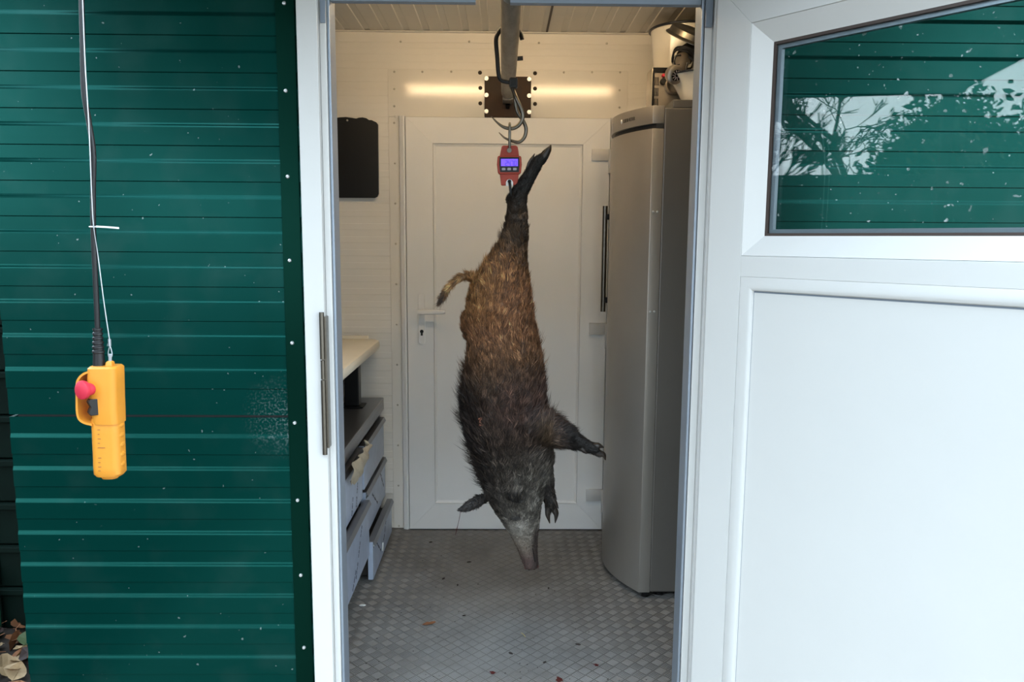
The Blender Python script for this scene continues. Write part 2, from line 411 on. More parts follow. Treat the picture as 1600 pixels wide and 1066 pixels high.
kh = MB(); kh.tube([(hx, YD - .012, hzk + .004), (hx, YD - .008, hzk + .004)], .0088, 16); kh.box(hx - .0048, hx + .0048, YD - .0118, YD - .008, hzk - .016, hzk + .002)
kh.build('lock_cylinder', 'dark_steel', plate)
for (xa_, xb_, ya_, yb_) in ((925, 958, 233, 271), (921, 952, 505, 545), (916, 946, 765, 801)):
    p, q = at(xa_, ya_, YD - .012), at(xb_, yb_, YD - .012); z2 = at(xa_, ya_ + 18, YD - .012).z
    hg = MB(); hg.box(p.x, q.x - .012, YD - .014, YD, z2, p.z); hg.tube([(q.x - .012, YD - .01, q.z), (q.x - .012, YD - .01, p.z)], .012, 14)
    hg.build('door_hinge', 'white_pvc', door1, bev=.0012, smooth=True)

# front wall: green sheet with shallow bands ----------------------
YG = 2.165
def gbands(z0, z1):
    zs = [(z0, False)]; k = math.floor((z0 - 1.8915) / .0968)
    while True:
        b = 1.8915 + k * .0968; t = b + .053; k += 1
        if b < z0 + .003: continue
        if t > z1 - .004: break
        zs += [(b - .0022, 0), (b, 1), (t - .005, 1), (t - .001, .72), (t + .003, .28), (t + .007, 0)]
    zs.append((z1, False)); return zs
wf = empty('wall_front', (0, 2.2, 0)); struct(wf)
ZJ = at(230, 651, YG).z
for x0, x1 in ((-1.408, -.552), (.66, 2.6)):
    for z0, z1 in ((-.06, ZJ - .003), (ZJ + .004, 2.595)):
        ribbed(MB(), x0, x1, gbands(z0, z1), YG, YG + .0034, 2.235).build('wall_panel', 'green_sheet', wf)
    MB().box(x0 + .02, x1, YG + .012, 2.23, ZJ - .004, ZJ + .005).build('seam_filler', 'dark_seal', wf)
ribbed(MB(), -.552, .66, gbands(2.16, 2.595), YG, YG + .0034, 2.235).build('wall_panel', 'green_sheet', wf)
MB().box(-1.408, -1.25, 2.236, 3.86, -.06, 2.5).build('wall_side', 'green_sheet', wf)
MB().box(1.461, 2.6, 2.236, 3.86, -.06, 2.5).build('wall_side', 'green_sheet', wf)
tl, tr_ = at(441, 300, 2.16).x, at(468.5, 300, 2.16).x
trm = MB().box(tl - .004, tr_ - .002, YG - .0035, YG - .0005, -.06, 2.12).build('corner_trim', 'green_trim', wf, bev=.0008)
riv = MB().lathe([(0, -.003), (.0016, -.003), (.0022, -.0045), (.0042, -.004), (.0056, 0)], axis_T((0, 0, 0), (0, 1, 0)), 12)
part_at(riv, 'rivet', 'rivet_metal', wf, [at(px, py, YG - .0035) for px, py in [(444, 5), (446.5, 142), (449.5, 276), (452.5, 407), (456.5, 536), (460.5, 661), (465, 782), (470, 899), (475, 1012)]], smooth=True)

# front door frame -------------------------------------------------
tf = empty('trim_1', (0, 2.15, 0)); struct(tf)
fx0 = at(480, 533, 2.13).x - .006
ZH = 2.095
def post(name, m, x0, x1, y0, y1, z0=-.06, z1=ZH + .1, bev=.002): return MB().box(x0, x1, y0, y1, z0, z1).build(name, m, tf, bev=bev)
LX = at(497, 100, 2.13).x; LB = at(504, 100, 2.155).x; LC = at(511, 100, 2.155).x; LD = at(513, 100, 2.17).x; LE = at(519, 100, 2.18).x
post('frame_post', 'white_pvc', fx0, LX, 2.13, YG + .06)
post('frame_rebate', 'white_pvc', LX + .0005, LC, 2.152, 2.23)
post('frame_seal', 'dark_seal', LC + .0005, LD, 2.165, 2.23, bev=0)
post('frame_edge', 'blue_grey_alu', LD + .0005, LE, 2.16, 2.232)
RX = at(1121, 100, 2.14).x; RB = at(1112, 100, 2.155).x; RC = at(1100, 100, 2.155).x; RD = at(1097, 100, 2.17).x; RE = at(1091, 100, 2.18).x
post('frame_post', 'white_pvc', RB, .598, 2.142, YG + .06)
post('frame_rebate', 'white_pvc', RC, RB - .0005, 2.158, 2.23)
post('frame_seal', 'dark_seal', RD, RC - .0005, 2.168, 2.23, bev=0)
post('frame_edge', 'blue_grey_alu', RE, RD - .0005, 2.16, 2.232)
MB().box(LX + .001, RB - .001, 2.14, 2.23, ZH + .012, ZH + .1).build('frame_head', 'white_pvc', tf, bev=.002)
for (a, b) in ((LE + .001, at(743, 4, 2.17).x), (at(797, 4, 2.17).x, RE - .001)):
    MB().box(a, b, 2.165, 2.19, ZH - .016, ZH + .0115).build('head_seal', 'grey_seal', tf, bev=.001)
for s, (a, b) in enumerate(((LB - .002, LD), (RD, RB - .004))):
    MB().box(a, b, 2.147, 2.1518 if s == 0 else 2.1575, at(505, 36, 2.15).z, ZH + .0115).build('corner_block', 'grey_seal', tf, bev=.001)
# long steel hinge sleeves on the left post
hxx = at(505.5, 600, 2.125).x
hp = empty('hinge', (hxx, 2.125, at(505, 710, 2.125).z)); hp.parent = tf; hp.location = Vector((hxx, 2.125, at(505, 710, 2.125).z)) - ORG['trim_1']
for a, b, d in ((710, 594, 0), (592, 563, .001), (561, 488, 0)):
    MB().tube([(hxx, 2.122, at(505, a, 2.125).z), (hxx, 2.122, at(505, b, 2.125).z)], .0068 - d, 12).build('hinge_sleeve', 'steel', hp, smooth=True)
MB().box(hxx - .003, hxx + .012, 2.124, 2.1515, at(505, 700, 2.125).z, at(505, 495, 2.125).z).build('hinge_flap', 'steel', hp)

# open door leaf ---------------------------------------------------
HX, HY = .5606, 2.10
dv = Vector((.62713267, -.77891245, 0)); TL = Matrix(((dv.x, -dv.y, 0, HX), (dv.y, dv.x, 0, HY), (0, 0, 1, 0), (0, 0, 0, 1)))
door2 = empty('door_2', (HX, HY, 0)); struct(door2)
def LB_(): return MB(TL)
U1 = 1.0; ZT, ZB = 2.105, -.02; TH = .055
gu0, gu1, gz0, gz1 = .104, U1 - .104, 1.409, 1.994       # window opening in the frame
qu0, qu1, qz0, qz1 = .106, U1 - .106, .10, 1.355          # panel opening
LB_().prism([(0, ZB), (gu0, qz0 - .1), (gu0, gz1), (0, ZT)], 0, TH, 'xz').build('hinge_stile', 'white_leaf', door2, bev=.0012)
LB_().prism([(U1, ZT), (gu1, gz1), (gu1, qz0 - .1), (U1, ZB)], 0, TH, 'xz').build('lock_stile', 'white_leaf', door2, bev=.0012)
LB_().prism([(0, ZT), (gu0, gz1), (gu1, gz1), (U1, ZT)], 0, TH, 'xz').build('top_rail', 'white_leaf', door2, bev=.0012)
LB_().prism([(0, ZB), (U1, ZB), (gu1, qz0 - .1), (gu0, qz0 - .1)], 0, TH, 'xz').build('bottom_rail', 'white_leaf', door2, bev=.0012)
LB_().box(gu0, gu1, 0, TH, qz1, gz0).build('middle_rail', 'white_leaf', door2, bev=.0012)
LB_().box(gu0, gu1, 0.001, TH - .001, qz0 - .1, qz0).build('bottom_board', 'white_leaf', door2, bev=.0012)
bead(LB_(), gu0 + .001, gu1 - .001, gz0 + .001, gz1 - .001, .052, .0006, .024).build('glazing_bead', 'white_leaf', door2)
def ringbox(mb, u0, u1, z0, z1, t, y0, y1):
    for b in ((u0, u0 + t, z0, z1), (u1 - t, u1, z0, z1), (u0 + t, u1 - t, z0, z0 + t), (u0 + t, u1 - t, z1 - t, z1)): mb.box(b[0], b[1], y0, y1, b[2], b[3])
    return mb
i_ = .053
ringbox(LB_(), gu0 + i_ - .001, gu1 - i_ + .001, gz0 + i_ - .001, gz1 - i_ + .001, .007, .0235, .031).build('glazing_seal', 'brown_seal', door2)
wu0, wu1, wz0, wz1 = gu0 + i_ + .002, gu1 - i_ - .002, gz0 + i_ + .002, gz1 - i_ - .002
LB_().box(wu0, wu1, .0285, .0315, wz0, wz1).build('pane', 'clear_glass', door2)
LB_().box(wu0, wu1, .0475, .0505, wz0, wz1).build('pane', 'clear_glass', door2)
ringbox(LB_(), wu0, wu1, wz0, wz1, .014, .0325, .0465).build('spacer_bar', 'blue_grey_alu', door2)
# rounded moulding and flat infill panel below
mo = LB_(); prof = [(0, 0), (.012, -.003), (.026, -.0025), (.034, .002), (.037, .010)]
n_ = len(prof); vs_ = []
for d, y in prof:
    for (u, z) in ((qu0 + d, qz0 + d), (qu1 - d, qz0 + d), (qu1 - d, qz1 - d), (qu0 + d, qz1 - d)): vs_.append((u, y, z))
mo.add(vs_, [(i * 4 + j, i * 4 + (j + 1) % 4, (i + 1) * 4 + (j + 1) % 4, (i + 1) * 4 + j) for i in range(n_ - 1) for j in range(4)])
mo.build('panel_moulding', 'white_leaf', door2, smooth=True)
ringbox(LB_(), qu0 + .036, qu1 - .036, qz0 + .036, qz1 - .036, .006, .0085, .02).build('panel_seal', 'grey_seal', door2)
LB_().box(qu0 + .038, qu1 - .038, .008, .03, qz0 + .038, qz1 - .0405).build('infill_panel', 'white_leaf', door2)

# canopy over the entrance, added unseen, sized to shade the upper leaf
cn = struct(MB().box(-1.41, 2.6, 1.38, 2.16, 2.42, 2.48).build('shade_canopy', 'canopy_under'))
cpt = empty('carport', (-4.0, .9, gz), 'open carport roof added unseen at the left to mirror as the dark band high in the door window', 'carport')  # unseen roof, added and shaped to reflect dark in the window
MB().box(-5.7, -2.35, -.45, 2.1, 2.90, 3.0).build('roof', 'canopy_under', cpt, bev=.005)
for x_, y_ in ((-5.6, -.35), (-5.6, 2.0), (-2.45, 2.0), (-2.45, -.35)):
    MB().box(x_ - .05, x_ + .05, y_ - .05, y_ + .05, gz + .002, 2.8995).build('post', 'canopy_under', cpt, bev=.004)
MB().box(-1.408, 2.6, 2.165, 3.86, 2.596, 2.66).build('roof_panel', 'canopy_under', cn)

# ================================================================== CEILING LAMP AND RAIL
lamp = empty('strip_light', (.04, 2.69, ZC), 'white fluorescent strip light fixed across the ceiling', 'lamp')
MB().box(-.58, .66, 2.655, 2.725, ZC - .05, ZC - .0005).build('lamp_housing', 'lamp_housing', lamp, bev=.006)
MB().tube([(-.57, 2.69, ZC - .068), (.65, 2.69, ZC - .068)], .015, 14).build('lamp_tube', 'tube_glow', lamp, smooth=True)
for x in (-.575, .655): MB().box(x - .006, x + .006, 2.672, 2.708, ZC - .086, ZC - .048).build('tube_holder', 'lamp_housing', lamp, bev=.003)

rail = empty('hanging_rail', (.022, 3.7, 2.11), 'galvanised pipe rail running back to the dark plate above the door', 'rail')
rz = 2.113; rx = .0215
MB().tube([(rx, 2.192, rz), (rx, 2.6, rz), (rx, 3.0, rz), (rx, 3.4, rz), (rx, 3.60, rz)], .0305, 24).build('pipe', 'galvanised', rail, smooth=True)
MB().loft([[Vector((rx + a, y, rz - .005 + b)) for a, b in rrect(.024, .03, .008)] for y in (3.60, 3.715)]).build('end_socket', 'galvanised', rail, smooth=True)
pa, pb = at(757, 183, 3.72), at(830, 120, 3.72)
MB().box(pa.x, pb.x, 3.717, 3.7348, pa.z, pb.z).build('wall_plate', 'rust_plate', rail, bev=.0015)
wsh = MB().lathe([(0, -.004), (.0045, -.004), (.0046, -.002), (.0098, -.002), (.0102, 0)], axis_T((0, 0, 0), (0, 1, 0)), 16)
part_at(wsh, 'bolt', 'rivet_metal', rail, [at(px, py, 3.717) for px, py in [(760, 122.5), (760, 148.5), (760, 174), (827, 123.5), (827, 149.5), (827, 175)]], smooth=True)
part_at(MB().lathe([(0, -.007), (.004, -.0065), (.0078, -.004), (.0095, 0)], axis_T((0, 0, 0), (0, 1, 0)), 14), 'wall_screw', 'dark_screw', rail, [at(px, py, 3.735) for px, py in [(750, 113.5), (750.5, 137.5), (750.5, 161.5), (836, 114.5), (836, 138.5), (836, 162.5)]], smooth=True)
MB().tube([(rx + .029, 3.0, rz + .01), (rx + .052, 3.0, rz + .012)], .008, 6).build('side_bolt', 'dark_steel', rail)
MB().box(rx - .035, rx + .035, 2.193, 2.2, rz + .031, 2.19).build('front_bracket', 'galvanised', rail)
MB().tube([(rx, 3.7, rz - .035), (rx, 3.717, rz - .05)], .01, 8).build('socket_bolt', 'dark_steel', rail)

# ================================================================== HOOKS AND SCALE
YS = 2.63
def path(pp, Y): return [at(a[0], a[1], a[2] if len(a) > 2 else Y) for a in pp]
hk = MB(); pts = spline(path([(816, 62), (813, 52), (806, 44), (797, 40), (786, 43), (778, 53), (775, 64), (777, 90), (779, 115), (783, 125), (791, 128), (806, 130)], YS), 6)
pts = [Vector((p.x, p.y, p.z)) for p in pts]
hk.tube(pts, .0072, 10)
hk.build('hook_bar', 'black_steel', None, smooth=True)
car = bpy.data.objects['hook_bar']; car.name = 'rail_hook'; tag(car, 'black bent bar hook slung over the pipe rail', 'hook')
ORG['rail_hook'] = ORG['hook_bar']
MB().box(*(lambda p: (p.x - .022, p.x + .006, p.y - .016, p.y + .016, p.z - .016, p.z + .016))(at(806, 130, YS))).build('clamp', 'black_steel', car, bev=.005)
def shook(pp, Y, r, label):
    P = spline(path(pp, Y), 6); n = len(P); rad = [r if i < n * .62 else r * (1 - .82 * ((i - n * .62) / (n * .38)) ** 1.4) for i in range(n)]
    o = MB().tube(P, rad, 12).build('meat_hook', 'steel', None, smooth=True); return tag(o, label, 'hook', 'meat hooks')
shook([(797, 128, 2.645), (801, 139, 2.64), (808, 156), (815.5, 173), (816.7, 184), (811, 195), (800.6, 200.6), (788, 199), (777.5, 192), (767.6, 182)], YS, .0068, 'upper steel meat hook carrying the red scale, point to the left')
shook([(799, 126, 2.665), (804, 150, 2.66), (808, 174), (818.5, 191), (822, 203), (819, 215), (810.5, 222), (799, 220), (788, 215), (779.6, 207)], YS + .03, .0062, 'lower empty steel meat hook hanging behind the other')
sc0 = at(796, 310, YS)
scale = empty('crane_scale', sc0, 'small red digital hanging scale with a glowing violet display', 'scale')
def slab(pp, y0, y1): return MB().prism([(at(a, b, YS).x, at(a, b, YS).z) for a, b in pp], y0, y1, 'xz')
slab([(784, 229), (787, 228), (806, 228), (809, 230), (811.5, 247), (811, 270), (808, 290), (783, 290), (780.5, 268), (780.5, 246)], YS - .012, YS + .012).build('shell', 'scale_red', scale, bev=.003)
slab([(777.5, 246), (779, 244.5), (812.5, 244.5), (814.3, 246), (815.2, 258), (813.8, 271), (811, 272.5), (780, 272.5), (777.8, 270), (776.5, 258)], YS - .019, YS + .015).build('display_housing', 'scale_red', scale, bev=.003)
slab([(780.5, 246.5), (811, 246.5), (811.5, 258), (810.5, 269.8), (781.5, 269.8), (780, 258)], YS - .0202, YS - .0188).build('display_bezel', 'screen_black', scale, bev=.0006)
scrn = slab([(782.8, 249.5), (809, 249.5), (809, 260.5), (782.8, 260.5)], YS - .021, YS - .0200).build('screen', 'screen_violet', scale)
# seven-segment figures 24.70
SEG = {'2': 'abged', '4': 'fgbc', '7': 'abc', '0': 'abcdef'}
dg = MB(); pw = at(791, 255, YS - .022).x - at(790, 255, YS - .022).x
x = at(789.5, 255, YS - .022).x; zc_ = at(790, 255, YS - .022).z; W_, H_ = 3.5 * pw, 7.4 * pw; t_ = .6 * pw
for ch in '24.70':
    if ch == '.': dg.box(x - .9 * pw, x - .1 * pw, YS - .0216, YS - .0211, zc_ - H_ / 2, zc_ - H_ / 2 + t_ * 1.2); x += .3 * pw; continue
    for s in SEG[ch]:
        b = {'a': (x, x + W_, H_ / 2 - t_, H_ / 2), 'g': (x, x + W_, -t_ / 2, t_ / 2), 'd': (x, x + W_, -H_ / 2, -H_ / 2 + t_), 'f': (x, x + t_, 0, H_ / 2), 'b': (x + W_ - t_, x + W_, 0, H_ / 2),
             'e': (x, x + t_, -H_ / 2, 0), 'c': (x + W_ - t_, x + W_, -H_ / 2, 0)}[s]
        dg.box(b[0], b[1], YS - .0216, YS - .0211, zc_ + b[2], zc_ + b[3])
    x += W_ + 1.0 * pw
dg.build('digits', 'digit_dark', scrn)
for px in (787, 795.5, 804.3):
    slab([(px - 2.8, 264), (px - 2, 263.2), (px + 2, 263.2), (px + 2.8, 264), (px + 2.8, 266.3), (px + 2, 267), (px - 2, 267), (px - 2.8, 266.3)], YS - .0215, YS - .0200).build('key', 'key_grey', scale)
slab([(790.5, 291), (790.5, 285), (792.5, 281.8), (796, 280.5), (799.5, 281.8), (801.5, 285), (801.5, 291)], YS - .0135, YS - .0118).build('hook_slot', 'tie_white', scale)
MB().tube([at(795.8, 235, YS - .02), at(795.8, 235, YS - .004)], .0078, 14).build('pivot_pin', 'steel', scale, smooth=True)
MB().tube([at(796, 283.5, YS - .018), at(796, 283.5, YS - .01)], .0062, 12).build('pivot_pin', 'dark_steel', scale, smooth=True)
p1, p2 = at(796, 233, YS), at(796.3, 197, YS)
lp = [Vector((p1.x, p1.y + s * .0125, p1.z)) for s in (0,)]; lp = []
for k in range(24):
    a = 2 * PI * k / 24; zc = p2.z if math.sin(a) > 0 else p1.z
    lp.append(Vector((p1.x + .0005, YS - .002 + .015 * math.cos(a), zc + .012 * math.sin(a) - (.004 if math.sin(a) > 0 else 0))))
MB().tube(lp, .0042, 10, closed=True).build('shackle', 'steel', scale, smooth=True)
MB().tube(spline(path([(796, 284, YS - .015), (797, 291, YS - .022), (798, 300, YS - .022), (799.5, 309, YS - .012), (800, 317, YS), (799, 320, YS + .012), (798, 315, YS + .025)], YS), 6), [.0046] * 30 + [.004, .0038, .0034, .003, .0024, .0018, .001], 10).build('hook', 'black_steel', scale, smooth=True)

# ================================================================== WILD BOAR
YBO = 2.63; S_ = at(801, 533, YBO).x - at(800, 533, YBO).x          # metres per photo pixel at the animal
def bp(px, py, dy=0.0): return at(px, py, YBO + dy)
boar = empty('wild_boar', bp(820, 890), 'dead young brown wild boar hanging head down by one hind leg from the red scale', 'wild boar')
bm_ = MB()
ROWS = [(312, 795, 821, .020, 0), (328, 793, 823, .024, 0), (345, 791, 824, .029, 0), (362, 787, 824, .036, 0), (380, 779, 823, .047, .004), (400, 766, 822, .062, .01), (420, 752, 823, .078, .014),
        (440, 739, 826, .092, .016), (468, 731, 829, .101, .014), (500, 729, 833, .104, .01), (530, 732, 840, .106, .006), (560, 731, 846, .112, 0), (590, 725, 849, .118, 0), (620, 722, 851, .124, 0),
        (650, 724, 855, .128, 0), (680, 730, 859, .124, 0), (708, 737, 861, .116, 0), (735, 745, 857, .106, 0), (758, 754, 851, .096, 0), (780, 763, 847, .088, 0), (800, 774, 845, .080, 0),
        (820, 787, 843, .068, 0), (838, 798, 841, .054, 0), (856, 807.5, 840, .043, 0), (872, 813.5, 841, .036, 0), (882, 817.5, 842, .034, 0), (886, 819, 842, .032, 0)]
rings = []
for y, l, r, h, dy in ROWS:
    c = bp((l + r) / 2, y, dy); rx_ = (r - l) / 2 * S_
    n = 28; rings.append([Vector((c.x + rx_ * math.copysign(abs(math.cos(a)) ** .92, math.cos(a)), c.y + h * math.copysign(abs(math.sin(a)) ** .92, math.sin(a)), c.z)) for a in [2 * PI * k / n for k in range(n)]])
bm_.loft(rings)
def limb(pp, rr, flat=1.0, n=14):
    P = spline([bp(*p) for p in pp], 5); k = len(P) - 1
    R = [float(np.interp(i / k * (len(rr) - 1), range(len(rr)), rr)) for i in range(k + 1)]
    bm_.tube(P, R, n, flat=flat)
    bm_.add(*ball(P[0], R[0] * .98)); bm_.add(*ball(P[-1], R[-1] * .95))
def ball(c, r, sx=1, sy=1, sz=1, n=12, m=8):
    vs_ = [c + Vector((r * sx * math.sin(PI * i / m) * math.cos(2 * PI * j / n), r * sy * math.sin(PI * i / m) * math.sin(2 * PI * j / n), r * sz * math.cos(PI * i / m))) for i in range(m + 1) for j in range(n)]
    return vs_, [(i * n + j, i * n + (j + 1) % n, (i + 1) * n + (j + 1) % n, (i + 1) * n + j) for i in range(m) for j in range(n)]
# hung hind leg: hock, cannon, pastern
limb([(808, 335), (808, 318), (811, 303), (819, 289), (828, 274), (836, 260), (843, 249)], [.030, .031, .029, .0255, .0225, .021, .018])
bm_.add(*ball(bp(798, 312), .017, 1, 1, 1.2))
limb([(848, 252), (853, 240), (857, 232)], [.0115, .0085, .005]); limb([(840, 252, .012), (848, 242, .014), (853, 234, .016)], [.010, .0075, .004])
limb([(824, 270), (828, 257), (831, 250)], [.0085, .007, .004])
# ham and the other hind leg folded behind
bm_.add(*ball(bp(744, 505, .04), .050, 1, 1.25, 1.55)); limb([(770, 480, .10), (764, 560, .135), (772, 640, .15), (790, 690, .15)], [.07, .05, .034, .022])
limb([(790, 690, .15), (794, 740, .14), (796, 762, .135)], [.021, .018, .013])
# tail
limb([(742, 436, 0), (729, 432, 0), (717, 435, 0), (706, 444, 0), (697, 456, 0), (691, 467, 0), (686, 476, 0)], [.016, .0125, .0105, .0095, .0095, .0075, .002])
# shoulder and fore legs
bm_.add(*ball(bp(820, 672, -.055), .075, 1.0, .95, 1.15))
limb([(830, 668, -.04), (852, 672, -.05), (872, 678, -.055), (888, 684, -.055), (903, 691, -.05), (918, 698, -.048), (928, 701, -.048)], [.078, .066, .048, .037, .027, .021, .018])
limb([(926, 698, -.05), (936, 698, -.052)], [.0125, .008]); limb([(926, 704, -.044), (938, 711, -.044)], [.0135, .009])
limb([(905, 697, -.06), (916, 707, -.066)], [.010, .005])
limb([(838, 715, .06), (848, 745, .075), (855, 768, .08), (860, 784, .08), (860, 792, .08)], [.062, .04, .027, .0225, .017])
limb([(856, 790, .078), (857, 804, .076)], [.0115, .0075]); limb([(864, 790, .082), (868, 803, .082)], [.0115, .0075])
limb([(860, 776, .07), (867, 787, .07)], [.0095, .005])
# cheek, brow, ears, lower jaw
bm_.add(*ball(bp(826, 790, -.055), .038, 1.0, .7, 1.2)); bm_.add(*ball(bp(806, 806, -.058), .018, 1.0, .6, .8))
limb([(826, 818, .012), (829, 845, .012), (829, 868, .012), (829, 876, .01)], [.034, .024, .020, .016])
def ear(pp, ww, th, nrm):
    P = spline([bp(*p) for p in pp], 5); k = len(P) - 1; nv = Vector(nrm).normalized(); rg = []
    for i, p in enumerate(P):
        d = (P[min(i + 1, k)] - P[max(i - 1, 0)]).normalized(); sd = d.cross(nv).normalized(); w_ = float(np.interp(i / k * (len(ww) - 1), range(len(ww)), ww))
        rg.append([p + sd * w_ * math.cos(a) + nv * (th * math.sin(a) - .25 * w_ * math.cos(a) ** 2) for a in [2 * PI * j / 12 for j in range(12)]])
    bm_.loft(rg)
ear([(764, 776, .02), (748, 783, .0), (735, 790, -.01), (724, 795, -.015), (716, 798, -.018)], [.016, .024, .021, .013, .002], .0062, (.1, -1, .3))
ear([(794, 758, -.078), (800, 769, -.104), (808, 780, -.118), (818, 786, -.122)], [.036, .036, .024, .004], .0075, (.1, -1, -.5))
me0 = bm_.mesh('raw', Vector((0, 0, 0)))
tmp = bpy.data.objects.new('raw', me0); COL.objects.link(tmp)
md = tmp.modifiers.new('r', 'REMESH'); md.mode = 'VOXEL'; md.voxel_size = .0052; md.adaptivity = 0
md = tmp.modifiers.new('s', 'SMOOTH'); md.factor = .5; md.iterations = 5
dg_ = bpy.context.evaluated_depsgraph_get(); me = bpy.data.meshes.new_from_object(tmp.evaluated_get(dg_)); me.name = 'body'
bpy.data.objects.remove(tmp); bpy.data.meshes.remove(me0)
nv = len(me.vertices); co = np.empty(nv * 3, np.float32); me.vertices.foreach_get('co', co); co = co.reshape(-1, 3).astype(float)
x8 = at(800, 533, YBO)
def coat(P):
    """pigment of the coat and painted jaw shade from the place on the body (u right, v down the hanging body, in body units)"""
    u = 800 + (P[:, 0] - x8.x) / S_ ; v = 533 - (P[:, 2] - x8.z) / S_ * 1.008
    vk = [230, 300, 330, 380, 420, 470, 520, 560, 600, 640, 700, 740, 780, 815, 840, 865, 890]
    ck = np.array([(.007, .006, .005), (.010, .007, .005), (.030, .018, .010), (.075, .040, .018), (.175, .075, .027), (.185, .080, .034), (.155, .068, .030), (.112, .054, .025), (.055, .032, .020),
                   (.034, .020, .015), (.034, .024, .019), (.044, .036, .030), (.060, .052, .045), (.095, .085, .072), (.20, .175, .145), (.17, .135, .105), (.085, .05, .042)])
    c = np.stack([np.interp(v, vk, ck[:, i]) for i in range(3)], 1)
    def blend(c, col, k): k = np.clip(k, 0, 1)[:, None]; return c * (1 - k) + np.array(col) * k
    ss = lambda a, b, t: np.clip((t - a) / (b - a), 0, 1) * 1.0
    # golden rump edge on the left, darker thigh on the right
    c = blend(c, (.27, .125, .040), .7 * ss(790, 745, u) * ss(375, 410, v) * ss(520, 470, v))
    c = blend(c, (.045, .026, .014), .8 * ss(795, 818, u) * ss(330, 350, v) * ss(450, 410, v))
    # black mane along the back
    ml = np.interp(v, [560, 600, 660, 720, 760, 800], [722, 742, 762, 772, 776, 780])
    c = blend(c, (.012, .008, .007), .9 * ss(10, -16, u - ml) * ss(575, 625, v) * ss(800, 740, v))
    # reddish brown flank, grey throat and jaw
    c = blend(c, (.055, .026, .020), .5 * ss(700, 620, v) * ss(560, 610, v) * ss(770, 790, u))
    c = blend(c, (.105, .095, .080), .6 * ss(785, 835, u) * ss(700, 750, v) * ss(825, 800, v))
    c = blend(c, (.022, .017, .014), .85 * ss(800, 775, u) * ss(775, 795, v) * ss(850, 825, v))
    c = blend(c, (.34, .31, .27), .75 * np.exp(-(((u - 812) / 13) ** 2 + ((v - 826) / 11) ** 2)))
    c = blend(c, (.012, .010, .009), np.clip(1.7 * np.exp(-(((u - 808) / 9) ** 2 + ((v - 811 + (u - 808) * .35) / 4) ** 2)), 0, 1))
    c = blend(c, (.012, .010, .009), .95 * np.clip(1.6 * np.exp(-(((u - 802) / 15) ** 2 + ((v - 774 - (u - 802) * .12) / 6.5) ** 2)), 0, 1))
    c = blend(c, (.20, .17, .14), .5 * np.exp(-(((u - 806) / 14) ** 2 + ((v - 762) / 4) ** 2)))
    c = blend(c, (.035, .022, .018), .9 * ss(829, 838, u) * ss(830, 842, v))  # shade on the lower jaw, painted dark into the coat
    c = blend(c, (.10, .065, .034), .5 * np.exp(-(((u - 850) / 14) ** 2 + ((v - 672) / 22) ** 2)))
    # dark lower legs and feet, dark ears, tail with a dark tip
    c = blend(c, (.010, .008, .007), .95 * ss(866, 890, u) * ss(620, 640, v))
    c = blend(c, (.014, .010, .008), .95 * ss(848, 855, u) * ss(755, 775, v))
    c = blend(c, (.014, .011, .010), .9 * ss(768, 752, u) * ss(770, 780, v))
    c = blend(c, (.24, .125, .05), .8 * ss(734, 722, u) * ss(500, 480, v)); c = blend(c, (.03, .022, .018), .9 * ss(704, 694, u) * ss(500, 480, v))
    return c, u, v
def colour_attr(me, rgb):
    at_ = me.attributes.new('pig', 'FLOAT_COLOR', 'POINT')
    at_.data.foreach_set('color', np.concatenate([rgb, np.ones((len(rgb), 1))], 1).astype(np.float32).ravel())
cb, ub, vb = coat(co); colour_attr(me, cb * .8)
org = np.array(ORG['wild_boar'])
me.vertices.foreach_set('co', (co - org).astype(np.float32).ravel()); me.materials.clear(); me.materials.append(M['boar_skin'])
me.polygons.foreach_set('use_smooth', [True] * len(me.polygons)); me.update()
body = bpy.data.objects.new('body', me); COL.objects.link(body); body.parent = boar; ORG['body'] = ORG['wild_boar']
